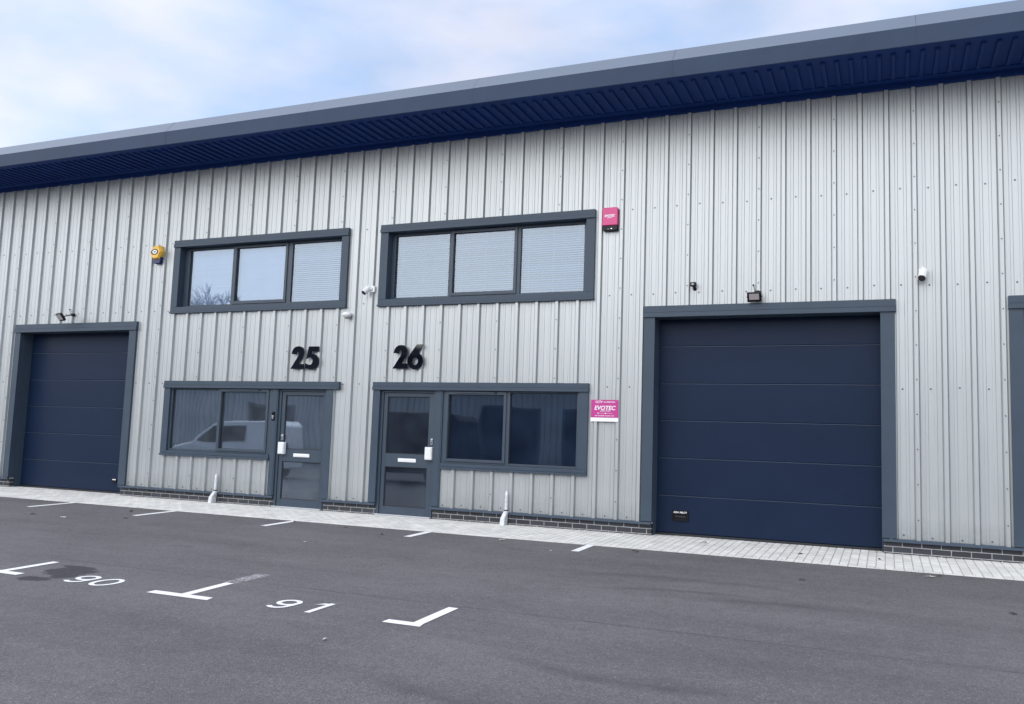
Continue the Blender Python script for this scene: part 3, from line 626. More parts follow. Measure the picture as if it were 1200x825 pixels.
def garage(x0, x1, label, plate):
    m = MB(); ia, ib = x0 + 0.160, x1 - 0.175
    header(m, x0 - 0.004, x1 + 0.012, 3.145, 3.312)
    m.box(x0, ia, -0.048, 0.03, 0.202, 3.145, 'trim'); m.box(ib, x1, -0.048, 0.03, 0.202, 3.145, 'trim')
    m.box(ia - 0.02, ia, 0.031, 0.32, 0.202, 3.15, 'trim'); m.box(ib, ib + 0.02, 0.031, 0.32, 0.202, 3.15, 'trim'); m.box(ia - 0.012, ia, 0.115, 0.32, -0.02, 0.2, 'trim'); m.box(ib, ib + 0.012, 0.115, 0.32, -0.02, 0.2, 'trim'); m.box(ia, ib, 0.0, 0.32, 3.147, 3.17, 'trim')
    sc = [z for z in (0.35, 0.95, 1.55, 2.15, 2.75)]
    g = m.build('overhead_door', B, bevel=0.003); g['label'] = label
    zs = [0.035, 0.570, 1.112, 1.654, 2.196, 2.742, 3.15]
    for k, (a, b) in enumerate(zip(zs, zs[1:])):
        p = MB(); ya = 0.25; t = 0.006
        # panel with a rolled edge top and bottom and a faint central swage
        prof = [(ya + 0.014, a + 0.001), (ya + 0.002, a + 0.010), (ya, a + 0.016), (ya, b - 0.010), (ya + 0.004, b - 0.004), (ya + 0.014, b - 0.0015)]
        n = 24
        for (y1, z1), (y2, z2) in zip(prof, prof[1:]):
            p.poly([(ia, y1, z1), (ib, y1, z1), (ib, y2, z2), (ia, y2, z2)], 'door_panel')
        p.poly([(ia, ya + 0.014, b - 0.0015), (ib, ya + 0.014, b - 0.0015), (ib, ya + 0.02, b + 0.003), (ia, ya + 0.02, b + 0.003)], 'rubber')
        p.build('panel', g)
        s = MB()  # slightly paler lip along the seam
        if k: s.box(ia + 0.03, ib, ya - 0.0015, ya + 0.012, a - 0.004, a + 0.004, 'door_seam'); s.build('seam', g)
    s = MB(); s.box(ia, ib, 0.235, 0.285, 0.0, 0.036, 'rubber'); s.build('bottom_seal', g, bevel=0.004)
    if plate:
        h = MB(); px = ia + 0.235
        ring(h, px, px + 0.235, 0.215, 0.365, 0.022, 0.232, 0.2495, 'black_plastic', wt=0.055); h.box(px + 0.022, px + 0.213, 0.2465, 0.2495, 0.237, 0.31, 'black_plastic'); h.box(px + 0.04, px + 0.195, 0.236, 0.246, 0.268, 0.290, 'rubber')
        hh = h.build('handle', g, bevel=0.003)
        text('ASSA ABLOY', 0.034, px + 0.118, 0.338, 0.2305, 'sign_white', g, 'lettering', 1.0, 0.0008)
    return g, ia, ib
garage(7.372, 10.738, 'overhead sectional door of unit 26, the big dark blue one right of centre', True)
g, ia, ib = garage(-5.885, -2.560, 'overhead sectional door of unit 25 near the left edge', False)
h = MB(); h.box(-3.17, -3.06, 0.225, 0.2495, 0.215, 0.285, 'black_plastic'); h.box(-3.16, -3.07, 0.218, 0.2245, 0.262, 0.280, 'white_plastic'); h.build('handle', g, bevel=0.003)
garage(12.055, 15.42, 'overhead sectional door cut by the right edge of the photo', False)

# ------------------------------------------------------------------ house numbers
D2 = [(0.02, 0), (0.98, 0), (0.98, 0.22), (0.58, 0.22), (0.84, 0.48), (0.93, 0.62), (0.95, 0.74), (0.92, 0.84), (0.84, 0.93), (0.70, 0.985), (0.52, 1.0), (0.34, 0.98), (0.19, 0.91), (0.09, 0.80), (0.055, 0.66), (0.38, 0.64), (0.39, 0.70), (0.43, 0.75), (0.50, 0.77), (0.565, 0.745), (0.59, 0.69), (0.57, 0.62), (0.49, 0.51)]
def arcp(cx, cz, rx, rz, a0, a1, n): return [(cx + rx * cos(R(a0 + (a1 - a0) * k / n)), cz + rz * sin(R(a0 + (a1 - a0) * k / n))) for k in range(n + 1)]
D5 = [(0.02, 0.04)] + arcp(0.44, 0.33, 0.52, 0.335, -110, 92, 16) + [(0.40, 0.655), (0.43, 0.76), (0.90, 0.76), (0.90, 0.98), (0.22, 0.98), (0.08, 0.44)] + [(0.22, 0.49), (0.36, 0.50)] + arcp(0.33, 0.345, 0.20, 0.155, 75, -80, 9) + [(0.2, 0.205), (0.02, 0.27)]
def digit(pts, x, z, w, h, y0, par, name='digit', holes=None):
    bm = bmesh.new()
    def loop(ps): 
        vs = [bm.verts.new((x + p[0] * w, 0, z + p[1] * h)) for p in ps]
        return [bm.edges.new((vs[k], vs[(k + 1) % len(vs)])) for k in range(len(vs))]
    es = loop(pts)
    for hp in holes or []: es += loop(hp)
    bmesh.ops.triangle_fill(bm, use_beauty=True, use_dissolve=False, edges=es)
    for f in bm.faces:
        f.normal_update()
        if f.normal.y > 0: f.normal_flip()
    geo = bmesh.ops.extrude_face_region(bm, geom=list(bm.faces))
    for v in [g for g in geo['geom'] if isinstance(g, bmesh.types.BMVert)]: v.co.y += 0.0
    front = [v for v in bm.verts]
    # extruded copy becomes the front
    for v in [g for g in geo['geom'] if isinstance(g, bmesh.types.BMVert)]: v.co.y = -0.02
    bmesh.ops.recalc_face_normals(bm, faces=bm.faces)
    bmesh.ops.translate(bm, verts=bm.verts, vec=(0, y0, 0))
    me = bpy.data.meshes.new(name); bm.to_mesh(me); bm.free(); me.materials.append(MAT['number_face'])
    o = bpy.data.objects.new(name, me); COL.objects.link(o); o.parent = par; me.transform(Matrix.Translation(-Vector(par.location))); return o
n25 = empty('house_number', (1.40, -0.031, 2.39)); tag(n25, 'raised black numerals twenty five on the cladding, above the left entrance door', 'house number', 'unit numbers on the cladding')
digit(D2, 1.098, 2.392, 0.290, 0.395, -0.045, n25); digit(D5, 1.402, 2.385, 0.300, 0.405, -0.045, n25)
n26 = empty('house_number', (3.43, -0.031, 2.39)); tag(n26, 'raised black numerals twenty six on the cladding, above the right entrance door', 'house number', 'unit numbers on the cladding')
digit(D2, 3.150, 2.396, 0.285, 0.390, -0.045, n26)
D6 = arcp(0.5, 0.33, 0.5, 0.345, -180, 60, 22) + [(0.70, 0.655), (0.98, 1.0), (0.58, 1.0), (0.16, 0.60), (0.04, 0.46)]
digit(D6, 3.428, 2.388, 0.290, 0.405, -0.045, n26, holes=[arcp(0.5, 0.325, 0.185, 0.165, 0, 345, 15)])
for n, cx in ((n25, 1.4), (n26, 3.43)):
    for dx in (-0.2, -0.08, 0.10, 0.2): s = MB(); s.tube((cx + dx, -0.046, 2.46), (cx + dx, 0.0, 2.46), 0.006, 0.006, 'steel', 8); s.build('stand_off', n)

# ------------------------------------------------------------------ alarm boxes
a = empty('alarm_box', (-2.14, 0, 4.62)); tag(a, 'yellow hexagonal alarm siren box with dark blue base left of the upper window', 'alarm box')
cx, cz = -2.131, 4.618
def hexa(r, rz): return [(cx + r * cos(R(a_)), cz + rz * sin(R(a_))) for a_ in (195, 250, 300, 5, 60, 120)]
q = MB(); n = 6; f_ = hexa(0.118, 0.128); b_ = hexa(0.150, 0.150)
q.mesh([(x, -0.150, z) for x, z in f_] + [(x, -0.105, z) for x, z in b_] + [(x, -0.02, z) for x, z in b_], [tuple(range(6)), tuple(reversed(range(12, 18)))] + [(k, 6 + k, 6 + (k + 1) % 6, (k + 1) % 6) for k in range(6)] + [(6 + k, 12 + k, 12 + (k + 1) % 6, 6 + (k + 1) % 6) for k in range(6)], 'yellow')
q.build('cover', a, bevel=0.006)
q = MB(); q.prism([(cx - 0.085, cz - 0.205), (cx + 0.075, cz - 0.205), (cx + 0.115, cz - 0.09), (cx - 0.115, cz - 0.09)], -0.100, 0.0, 'dark_blue_plastic'); q.box(cx - 0.12, cx + 0.12, -0.0195, 0.0, cz - 0.10, cz + 0.12, 'black_plastic'); q.build('base', a, bevel=0.006)
q = MB()
def ell(m, cx, cz, rx, rz, y, th, mt, n=20): m.prism([(cx + rx * cos(2 * pi * k / n), cz + rz * sin(2 * pi * k / n)) for k in range(n)], y, y + th, mt)
ell(q, cx - 0.01, cz + 0.002, 0.088, 0.056, -0.1525, 0.002, 'black_plastic'); ell(q, cx - 0.005, cz + 0.002, 0.058, 0.038, -0.1545, 0.002, 'sign_white'); q.box(cx - 0.030, cx + 0.024, -0.1565, -0.1546, cz - 0.008, cz + 0.012, 'black_plastic'); q.build('emblem', a)
p = empty('alarm_box', (6.83, 0, 4.65)); tag(p, 'pink rectangular alarm box with dark base right of the upper window', 'alarm box')
q = MB(); q.prism([(6.705, 4.555), (6.945, 4.555), (6.945, 4.815), (6.932, 4.83), (6.718, 4.83), (6.705, 4.815)], -0.090, -0.012, 'pink'); q.build('cover', p, bevel=0.012)
q = MB(); q.prism([(6.722, 4.478), (6.928, 4.478), (6.943, 4.495), (6.943, 4.554), (6.707, 4.554), (6.707, 4.495)], -0.080, 0.0, 'black_plastic'); q.box(6.71, 6.94, -0.0115, 0.0, 4.55, 4.82, 'black_plastic'); q.build('base', p, bevel=0.008)
q = MB(); ell(q, 6.80, 4.500, 0.010, 0.007, -0.0825, 0.003, 'led_glass', 10); q.build('strobe', p); q = MB(); ell(q, 6.85, 4.505, 0.012, 0.007, -0.0825, 0.003, 'steel', 10); q.build('strobe', p)
text('EVOTEC', 0.046, 6.822, 4.700, -0.0912, 'sign_white', p, 'lettering', 0.92, 0.002, shear=0.2)
text('SECURITY', 0.020, 6.825, 4.672, -0.0912, 'sign_white', p, 'lettering', 0.9, 0.0006)

# CCTV sign
s = empty('warning_sign', (6.795, 0, 1.66)); tag(s, 'pink and white CCTV sign fixed between the lower window and big garage door', 'sign')
q = MB(); q.box(6.590, 7.008, -0.046, -0.0385, 1.668, 1.932, 'sign_pink'); q.build('panel', s, bevel=0.002)
q = MB(); q.box(6.585, 7.012, -0.0475, -0.0387, 1.610, 1.667, 'sign_white'); q.build('lower_strip', s, bevel=0.002)
text('CCTV', 0.046, 6.712, 1.898, -0.0472, 'sign_white', s, 'lettering', 0.9, 0.001)
text('IN OPERATION', 0.028, 6.872, 1.897, -0.0472, 'sign_white', s, 'lettering', 0.9, 0.0005)
text('EVOTEC', 0.088, 6.800, 1.808, -0.0472, 'sign_white', s, 'lettering', 0.98, 0.0018, shear=0.2)
text('SECURITY SYSTEMS', 0.019, 6.810, 1.765, -0.0472, 'sign_white', s, 'lettering', 0.95, 0.0004)
q = MB(); q.box(6.69, 6.92, -0.0472, -0.0462, 1.731, 1.734, 'sign_white'); ell(q, 6.70, 1.7325, 0.010, 0.009, -0.0482, 0.001, 'sign_white', 10); ell(q, 6.815, 1.7325, 0.010, 0.009, -0.0482, 0.001, 'sign_white', 10); q.build('rule', s)
text('FIRE  INTRUDER  ACCESS  CCTV', 0.020, 6.80, 1.695, -0.0472, 'sign_white', s, 'lettering', 1.02, 0.0004)

# ------------------------------------------------------------------ cameras
def turret(x, z, label, sx, boxdx, group='white security cameras on the cladding', s=1.0):
    c = empty('security_camera', (x, 0, z)); tag(c, label, 'camera', group)
    q = MB(); q.box(x + boxdx - 0.045 * s, x + boxdx + 0.045 * s, -0.045, 0.0, z + 0.0, z + 0.105 * s, 'white_plastic'); q.build('junction_box', c, bevel=0.008)
    q = MB(); q.tube((x + boxdx, -0.045, z + 0.055 * s), (x, -0.10, z + 0.05 * s), 0.024 * s, 0.03 * s, 'white_plastic'); q.tube((x, -0.10, z + 0.05 * s), (x, -0.10, z + 0.115 * s), 0.017 * s, 0.012 * s, 'white_plastic'); q.build('bracket', c, smooth=False)
    q = MB(); d = Vector((sx, -0.62, -0.70)).normalized(); o = Vector((x, -0.10, z + 0.03 * s)); q.tube(o - d * 0.05 * s, o + d * 0.075 * s, 0.047 * s, 0.047 * s, 'white_plastic', 20); q.ball(o - d * 0.05 * s, 0.046 * s, 0.046 * s, 0.046 * s, 'white_plastic'); q.build('body', c)
    q = MB(); q.tube(o + d * 0.0755 * s, o + d * 0.082 * s, 0.041 * s, 0.039 * s, 'lens', 18); q.build('lens', c)
    return c
turret(2.600, 3.690, 'white bullet camera between the two upper windows', -0.30, 0.075)
turret(11.080, 3.585, 'white security camera on the wall right of the big garage door', -0.2, 0.0, s=1.15)
c = empty('security_camera', (2.215, 0, 3.30)); tag(c, 'white dome camera below the corner of the upper window of unit 25', 'camera', 'white security cameras on the cladding')
q = MB(); q.ball((2.215, -0.075, 3.315), 0.088, 0.075, 0.048, 'white_plastic', 20, 12); q.build('housing', c, smooth=True)
q = MB(); q.ball((2.235, -0.085, 3.278), 0.052, 0.052, 0.040, 'led_glass', 16, 10); q.build('dome', c, smooth=True)
q = MB(); q.box(2.17, 2.26, -0.03, 0.0, 3.28, 3.35, 'white_plastic'); q.build('mount', c, bevel=0.006)

# motion sensor
c = empty('motion_sensor', (8.085, 0, 3.57)); tag(c, 'small black motion sensor on the cladding above the left part of the big garage door', 'sensor')
q = MB(); q.box(8.045, 8.130, -0.095, -0.030, 3.580, 3.638, 'black_plastic'); q.build('head', c, bevel=0.010)
q = MB(); q.ball((8.085, -0.095, 3.605), 0.024, 0.012, 0.018, 'led_glass', 12, 8); q.build('lens', c)
q = MB(); q.tube((8.092, -0.06, 3.585), (8.10, -0.012, 3.550), 0.014, 0.018, 'black_plastic', 10); q.tube((8.10, -0.012, 3.550), (8.10, 0, 3.550), 0.028, 0.028, 'black_plastic', 14); q.build('stalk', c)

# floodlights
def flood(x, z, mountx, mountz, label, tilt, yaw, w=0.19, h=0.135, arm=0.13):
    c = empty('floodlight', (mountx, 0, mountz)); tag(c, label, 'floodlight', 'black LED floodlights over the garage doors')
    ctr = Vector((x, -arm, z)); M = Matrix.Translation(ctr) @ Matrix.Rotation(yaw, 4, 'Z') @ Matrix.Rotation(tilt, 4, 'X')
    q = MB(); q.box(-w / 2, w / 2, -0.018, 0.018, -h / 2, h / 2, 'black_plastic', M)
    for k in range(7): q.box(-w * 0.38 + k * w * 0.125, -w * 0.38 + k * w * 0.125 + 0.004, 0.018, 0.034, -h * 0.36, h * 0.36, 'black_plastic', M)
    q.build('housing', c, bevel=0.003)
    q = MB(); q.box(-w / 2 + 0.028, w / 2 - 0.028, -0.021, -0.0182, -h / 2 + 0.034, h / 2 - 0.014, 'led_glass', M); q.build('lens', c)
    q = MB()
    for sgn in (-1, 1):
        a_ = M @ Vector((sgn * (w / 2 + 0.006), 0.0, 0.0)); b_ = Vector((mountx + sgn * 0.035, -0.04, mountz))
        q.tube(a_, a_ + (b_ - a_) * 0.55, 0.007, 0.007, 'black_plastic', 8); q.tube(a_ + (b_ - a_) * 0.55, b_, 0.007, 0.007, 'black_plastic', 8)
    q.box(mountx - 0.045, mountx + 0.045, -0.05, -0.036, mountz - 0.02, mountz + 0.02, 'black_plastic'); q.tube((mountx, -0.036, mountz), (mountx, 0.0, mountz), 0.03, 0.034, 'black_plastic', 12)
    q.build('bracket', c)
    q = MB(); q.tube((mountx - 0.03, -0.045, mountz + 0.01), (mountx - 0.055, -0.06, mountz + 0.095), 0.004, 0.004, 'black_plastic', 6); q.ball((mountx - 0.056, -0.062, mountz + 0.10), 0.016, 0.016, 0.013, 'black_plastic', 10, 6); q.build('sensor', c)
flood(8.952, 3.385, 8.985, 3.465, 'black LED floodlight just above the header of the big garage door', R(28), R(0))
flood(-4.305, 3.400, -4.305, 3.485, 'black LED floodlight over the garage door at the left edge', R(38), R(-14), 0.20, 0.165, 0.30)

# ------------------------------------------------------------------ vent pipes at the foot of the wall
for px, lean, lab in ((-0.355, -0.075, 'white pipe stub with leaning boot below the lower window of unit 25'), (5.285, -0.045, 'white pipe stub with upright boot below the lower window of unit 26')):
    c = empty('service_pipe', (px + lean, -0.08, 0)); tag(c, lab, 'pipe', 'white service pipe stubs at the wall foot')
    q = MB(); q.mesh([(px + lean - 0.040, -0.13, -0.004), (px + lean + 0.038, -0.13, -0.004), (px + lean + 0.038, 0.008, -0.004), (px + lean - 0.040, 0.008, -0.004), (px + lean * .85 - 0.037, -0.12, 0.11), (px + lean * .85 + 0.037, -0.12, 0.11), (px + lean * .85 + 0.037, 0.008, 0.11), (px + lean * .85 - 0.037, 0.008, 0.11),
                      (px - 0.030, -0.100, 0.215), (px + 0.036, -0.100, 0.215), (px + 0.036, -0.047, 0.215), (px - 0.030, -0.047, 0.215)],
                     [(0, 1, 5, 4), (1, 2, 6, 5), (2, 3, 7, 6), (3, 0, 4, 7), (4, 5, 9, 8), (5, 6, 10, 9), (6, 7, 11, 10), (7, 4, 8, 11), (8, 9, 10, 11), (0, 3, 2, 1)], 'pipe_white'); q.build('boot', c, bevel=0.012)
    q = MB(); q.tube((px, -0.078, 0.205), (px, -0.078, 0.385), 0.023, 0.023, 'pipe_white', 16); q.tube((px, -0.078, 0.380), (px, -0.078, 0.392), 0.030, 0.030, 'pipe_white', 16); q.tube((px, -0.078, 0.218), (px, -0.078, 0.234), 0.031, 0.031, 'rubber', 16); q.build('riser', c)
    q = MB(); q.tube((px, -0.078, 0.392), (px, -0.078, 0.455), 0.020, 0.020, 'pipe_white', 14); q.tube((px, -0.078, 0.455), (px, -0.078, 0.515), 0.023, 0.012, 'white_plastic', 14); q.build('cap', c)

# ------------------------------------------------------------------ painted markings
def flat(name, polys, label, group, z=0.004):
    m = MB()
    for p in polys: m.poly([(x, y, gz(y) + z) for x, y in p], 'road_paint')
    return tag(m.build(name), label, 'road marking', group)
GL = 'short bay lines painted against the paving'
for k, (xa, lab) in enumerate(((-2.20, 'short white bay line in front of the left garage door, farthest left of the row'), (0.06, 'short white bay line below the lower window of unit 25'), (2.42, 'short white bay line in front of the brick pier between the two entrance doors'), (4.70, 'short white bay line in front of the lower window of unit 26'), (7.08, 'short white bay line left of the big garage door, farthest right of the row'))):
    ye = (-2.31, -2.28, -2.18, -2.05, -2.06)[k]
    flat('bay_line', [[(xa - 0.052, ye), (xa + 0.052, ye), (xa + 0.052, PE - 0.004), (xa - 0.052, PE - 0.004)]], lab, GL)
GT = 'T and L shaped bay end marks'
flat('bay_mark', [[(4.632, -6.485), (5.312, -6.485), (5.285, -6.378), (4.632, -6.378)], [(4.935, -6.378), (5.030, -6.378), (4.998, -5.785), (4.905, -5.785)]], 'white T shaped bay mark between the painted numbers 90 and 91', GT)
flat('bay_mark', [[(2.35, -6.485), (2.982, -6.485), (2.975, -6.382), (2.35, -6.382)], [(2.64, -6.382), (2.735, -6.382), (2.715, -5.780), (2.622, -5.780)]], 'white T shaped bay mark cut by the left edge beside the oil stain', GT)
flat('bay_mark', [[(7.010, -6.440), (7.345, -6.440), (7.325, -6.335), (7.010, -6.335)], [(7.232, -6.335), (7.325, -6.335), (7.308, -5.705), (7.215, -5.705)]], 'white L shaped bay mark at the right end of the painted row', GT)
def stroke(pts, w):
    out = []; L_, R_ = [], []
    for i, p in enumerate(pts):
        a = Vector(pts[max(0, i - 1)]); b = Vector(pts[min(len(pts) - 1, i + 1)]); d = (b - a).normalized(); n = Vector((-d.y, d.x)) * w / 2
        L_.append(Vector(p) + n); R_.append(Vector(p) - n)
    for i in range(len(pts) - 1): out.append([R_[i], R_[i + 1], L_[i + 1], L_[i]])
    return out
def oval(cx, cy, rx, ry, a0, a1, n=28): return [(cx + rx * cos(R(a0 + (a1 - a0) * k / n)), cy + ry * sin(R(a0 + (a1 - a0) * k / n))) for k in range(n + 1)]
def nine(x, y, w, h, t=0.046):
    c = (x + w / 2, y + h * 0.68); rx, ry = w / 2 - t / 2, h * 0.32 - t / 2
    ring_ = stroke(oval(c[0], c[1], rx, ry, 0, 360), t)
    tail = stroke([(x + w - t / 2, c[1])] + [(x + w - t / 2 - 0.004, y + h * 0.42)] + oval(x + w * 0.47, y + h * 0.30, w * 0.47 - t / 2, h * 0.30 - t / 2, 0, -150, 12), t)
    return ring_, tail
m = empty('bay_number', (3.83, -6.32, gz(-6.32))); tag(m, 'bay number 90 painted white on the asphalt beside the oil stain', 'road marking', 'painted bay numbers')
def pdigit(polys, par, layers=0.004):
    q = MB()
    for k, ps in enumerate(polys):
        for p in ps: q.poly([(a_[0], a_[1], gz(a_[1]) + layers + 0.0008 * k) for a_ in p], 'road_paint')
    o = q.build('digit', par, origin=tuple(par.location)); o.location = (0, 0, 0); return o
pdigit(nine(3.555, -6.49, 0.235, 0.345), m); pdigit([stroke(oval(3.985, -6.325, 0.105, 0.150, 0, 360, 32), 0.046)], m)
m = empty('bay_number', (6.11, -6.28, gz(-6.28))); tag(m, 'bay number 91 painted white on the asphalt left of the L mark', 'road marking', 'painted bay numbers')
pdigit(nine(5.855, -6.45, 0.22, 0.345), m); pdigit([[[(6.287, -6.455), (6.342, -6.455), (6.335, -6.075), (6.285, -6.075)], [(6.195, -6.175), (6.286, -6.135), (6.286, -6.095), (6.245, -6.10)]]], m)

# ------------------------------------------------------------------ leaves, grit and litter
GLF = 'dry leaves and litter on the yard'
LF = []
def leaf(x, y, r, m, label):
    q = MB(); n = 9; a0 = random.uniform(0, 6.28); base = gz(y) + (0.008 if y > PE else 0.004)
    r *= 1.45; vs = [(0, 0, 0.006 + r * .2)]
    for k in range(n):
        a = 2 * pi * k / n; rr = r * random.uniform(0.55, 1.1) * (1.0 if abs(cos(a)) > .5 else 0.6)
        vs.append((rr * cos(a) * cos(a0) - rr * sin(a) * 0.6 * sin(a0), rr * cos(a) * sin(a0) + rr * sin(a) * 0.6 * cos(a0), random.uniform(0.0, r * 0.35)))
    q.mesh(vs, [(0, 1 + k, 1 + (k + 1) % n) for k in range(n)], m)
    o = q.build('fallen_leaf' if m == 'leaf_brown' else 'litter_scrap', None); o.location = (x, y, base); tag(o, label, 'leaf' if m == 'leaf_brown' else 'litter', GLF if m == 'leaf_brown' else 'pale litter scraps')
    return o
for x, y, r, mm, lab in (
    (9.803, -2.677, .030, 'leaf_brown', 'dark curled leaf on the asphalt in front of the big garage door, nearest its middle'),
    (7.741, -1.689, .045, 'leaf_brown', 'brown leaf on the asphalt just off the paving left of the big garage door'),
    (8.35, -0.40, .045, 'leaf_brown', 'brown leaf on the paving below the handle of the big garage door'),
    (11.635, -3.486, .030, 'leaf_brown', 'dark leaf on the asphalt near the right edge of the photo'),
    (11.15, -1.62, .022, 'leaf_brown', 'small dark leaf at the paving edge near the lower right brickwork'),
    (10.539, -0.658, .030, 'leaf_brown', 'brown leaf on the paving by the right corner of the big garage door'),
    (9.62, -0.75, .030, 'leaf_brown', 'brown leaf on the paving in front of the middle of the big garage door'),
    (0.25, -2.62, .035, 'leaf_brown', 'dark leaf on the asphalt beside the bay line under window 25'),
    (-0.385, -1.927, .050, 'leaf_brown', 'dark leaf on the asphalt between the two leftmost bay lines'),
    (-1.20, -3.0, .040, 'leaf_brown', 'dark leaf on the asphalt nearest the left edge'),
    (2.50, -1.55, .030, 'leaf_brown', 'dark leaf at the paving edge near the pier between the doors'),
    (3.51, -1.72, .030, 'leaf_brown', 'dark leaf on the asphalt before the door marked 26'),
    (4.32, -2.05, .030, 'leaf_brown', 'dark leaf on the asphalt beside the bay line of unit 26'),
    (6.946, -7.106, .022, 'leaf_pale', 'pale scrap on the asphalt below the L shaped mark'),
    (-0.52, -3.05, .045, 'leaf_pale', 'pale scrap on the asphalt left of the bay line under window 25'),
    (5.92, -1.65, .040, 'leaf_pale', 'pale scrap on the asphalt in front of the lower window of unit 26'),
    (11.05, -1.75, .045, 'leaf_pale', 'thin pale scrap on the asphalt right of the big garage door'),
    (6.82, -2.2, .020, 'leaf_pale', 'tiny pale chip left of the rightmost short bay line'),
    (3.9, -3.2, .020, 'leaf_pale', 'tiny pale chip on the asphalt before the door marked 26')):
    leaf(x, y, r, mm, lab)
q = MB()   # fine dirt gathered where paving meets asphalt and wall
for k in range(900):
    x = random.uniform(-8, 14); y = random.choice((PE + random.gauss(0, 0.03), PE + random.gauss(-0.05, 0.1), -abs(random.gauss(0, 0.05)) - 0.01, random.uniform(-1.4, -0.1), random.uniform(-4, -1.5)))
    r = random.uniform(0.002, 0.007); z = gz(y) + (0.006 if y > PE else 0.002); a = random.uniform(0, 3)
    q.mesh([(x + r * cos(a + t), y + r * sin(a + t), z) for t in (0, 2.1, 4.2)] + [(x, y, z + r)], [(0, 1, 3), (1, 2, 3), (2, 0, 3)], 'leaf_brown')
tag(q.build('dirt_specks'), 'fine dark dirt specks gathered along the edge between paving and asphalt', 'dirt', None, 'stuff')

# ------------------------------------------------------------------ what stands behind the camera and shows in the glass
OB = empty('opposite_building', (0, -29, -0.3)); tag(OB, 'grey ribbed industrial unit block across the yard, seen only mirrored in the glass', 'building')
m_ = MB(); OD = [(-4.2, -1.2), (-8.7, -5.7), (-14.0, -13.0), (-11.5, -10.5), (0.3, 1.3), (3.2, 6.2), (9, 12), (-24, -21), (-18.5, -17.5)]
pr = []; i = -150
while i * P3 < 30:
    for dx, y in PROF[:8]: pr.append((i * P3 + dx, -29 - y * 1.2))
    i += 1
for (xa, ya), (xb, yb) in zip(pr, pr[1:]):
    xm = (xa + xb) / 2; zb = -0.3
    for a, b in OD:
        if a < xm < b: zb = 2.85 if b - a > 2 else 1.8
    m_.poly([(xb, yb, zb), (xa, ya, zb), (xa, ya, 5.4 if xm > -16 else 6.6), (xb, yb, 5.4 if xm > -16 else 6.6)], 'cladding')
m_.build('wall_cladding', OB).location = (0, 29, 0.3)
for a, b in OD:
    m_ = MB(); h = 2.85 if b - a > 2 else 1.8
    m_.box(a, b, -29.3, -29.15, -0.3, h, 'door_panel'); m_.box(a - .15, a, -29.2, -28.93, -0.3, h + .15, 'trim'); m_.box(b, b + .15, -29.2, -28.93, -0.3, h + .15, 'trim'); m_.box(a, b, -29.2, -28.93, h, h + .15, 'trim')
    m_.build('door', OB).location = (0, 29, 0.3)
m_ = MB(); m_.box(-16, 30.5, -45, -28.2, 5.4, 5.62, 'fascia'); m_.box(-50.5, -16.003, -45, -28.2, 6.6, 6.85, 'fascia'); m_.box(-15.9, 30, -44, -29.4, -0.3, 5.39, 'roof_sheet'); m_.box(-50, -16.1, -44, -29.4, -0.3, 6.59, 'roof_sheet'); m_.build('roof', OB).location = (0, 29, 0.3)

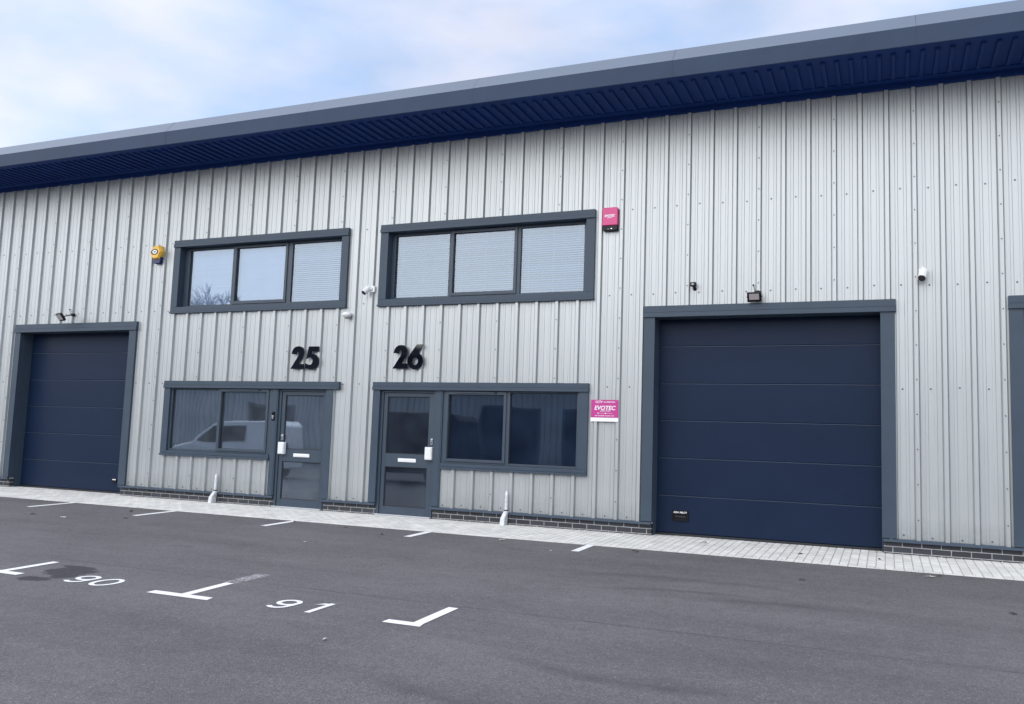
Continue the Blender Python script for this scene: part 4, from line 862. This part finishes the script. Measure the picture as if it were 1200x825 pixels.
def van(x0, y0, L_, H, W, hood, bodym, label):
    """parked side-on, nose towards -x; x0 = nose"""
    v = empty('parked_van', (x0 + L_ / 2, y0, -0.3)); tag(v, label, 'van', 'vans parked behind the photographer')
    zg = -0.3
    pro = [(0.0, 0.35), (0.0, 0.75), (0.12, hood * 0.88), (0.95, hood), (1.75, H * 0.93), (2.05, H * 0.985), (2.6, H), (L_ - 0.25, H * 0.99), (L_ - 0.04, H * 0.9), (L_, 0.6), (L_, 0.35)]
    n = len(pro)
    def wid(z): return W / 2 * (1 - 0.10 * max(0, (z - hood)) / max(.1, H - hood))
    q = MB(); sec = [(-1, 0.0), (-0.96, 0.03)]
    vs = []
    for s_ in (-1, 1):
        for px, pz in pro: vs.append((x0 + px, y0 + s_ * wid(pz), zg + pz))
    fs = [tuple(range(n)), tuple(reversed(range(n, 2 * n)))] + [(k, n + k, n + (k + 1) % n, (k + 1) % n) for k in range(n)]
    q.mesh(vs, fs, bodym); q.build('body', v, bevel=0.06, smooth=False)
    def sp(px, pz, s_, off=0.012): return (x0 + px, y0 + s_ * (wid(pz) + off), zg + pz)
    for s_ in (-1, 1):
        zt = H * 0.90; zw = hood + 0.08
        for a in ([(1.25, zw), (2.15, zw - 0.02), (2.25, zt), (1.88, zt)], [(2.35, zw - 0.02), (3.35, zw), (3.35, zt), (2.38, zt)]):
            q = MB(); q.poly([sp(px, pz, s_) for px, pz in a], 'car_window'); q.build('side_window', v)
    q = MB(); q.poly([(x0 + 0.98, y0 - W * .44, zg + hood + .06), (x0 + 0.98, y0 + W * .44, zg + hood + .06), (x0 + 1.70, y0 + W * .41, zg + H * .925), (x0 + 1.70, y0 - W * .41, zg + H * .925)], 'car_window')
    for i_ in range(len(q.v)): q.v[i_] = (q.v[i_][0] - 0.02, q.v[i_][1], q.v[i_][2] + 0.02)
    q.build('windscreen', v)
    for s_ in (-1, 1):
        for px in (0.85, L_ - 0.95):
            q = MB(); yy = y0 + s_ * W / 2
            q.tube((x0 + px, yy - s_ * 0.2, zg + 0.33), (x0 + px, yy + s_ * 0.02, zg + 0.33), 0.33, 0.33, 'tyre', 24); wq = q.build('wheel', v)
            q = MB(); q.tube((x0 + px, yy + s_ * 0.021, zg + 0.33), (x0 + px, yy + s_ * 0.03, zg + 0.33), 0.20, 0.18, 'rim', 20); q.build('rim', wq)
        q = MB(); q.ball((x0 + 0.06, y0 + s_ * W * 0.36, zg + 0.82), 0.06, 0.16, 0.09, 'led_glass', 12, 8); q.build('headlight', v)
van(-13.6, -13.2, 4.6, 1.98, 1.85, 1.12, 'van_white', 'small white van parked across the yard, mirrored in the lower window of unit 25')
van(-7.9, -14.8, 5.3, 2.45, 1.95, 1.25, 'van_dark', 'tall dark van parked across the yard, mirrored in the lower window of unit 26')

def bare_tree(x, y, h, seed, label):
    random.seed(seed)
    t = empty('bare_tree', (x, y, -0.3)); tag(t, label, 'tree', 'bare trees behind the opposite building')
    tr = MB(); cr = MB()
    def branch(p, d, l, r, dep):
        q = tr if dep < 2 else cr
        e = p + d * l; q.tube(p, e, r, r * 0.65, 'bark', 5, False)
        if dep == 6: return
        for k in range(3 if dep < 5 else 4):
            nd = (d + Vector((random.gauss(0, .45), random.gauss(0, .45), random.gauss(0.08, .3)))).normalized()
            branch(p + d * l * random.uniform(0.55, 1.0), nd, l * random.uniform(.62, .82), r * .66, dep + 1)
    branch(Vector((x, y, -0.3)), Vector((0, 0, 1)), h * 0.27, 0.30, 0)
    tr.build('trunk', t, origin=(x, y, -0.3)).location = (0, 0, 0); cr.build('crown', t, origin=(x, y, -0.3)).location = (0, 0, 0)
bare_tree(-48, -47, 20.5, 3, 'bare winter tree mirrored in the left pane of the upper window of unit 25')
bare_tree(-44, -48, 18.5, 5, 'shorter bare winter tree mirrored beside the taller one in the upper window of unit 25')
bare_tree(-54, -46, 19, 9, 'bare winter tree mirrored farthest left beyond the opposite building')
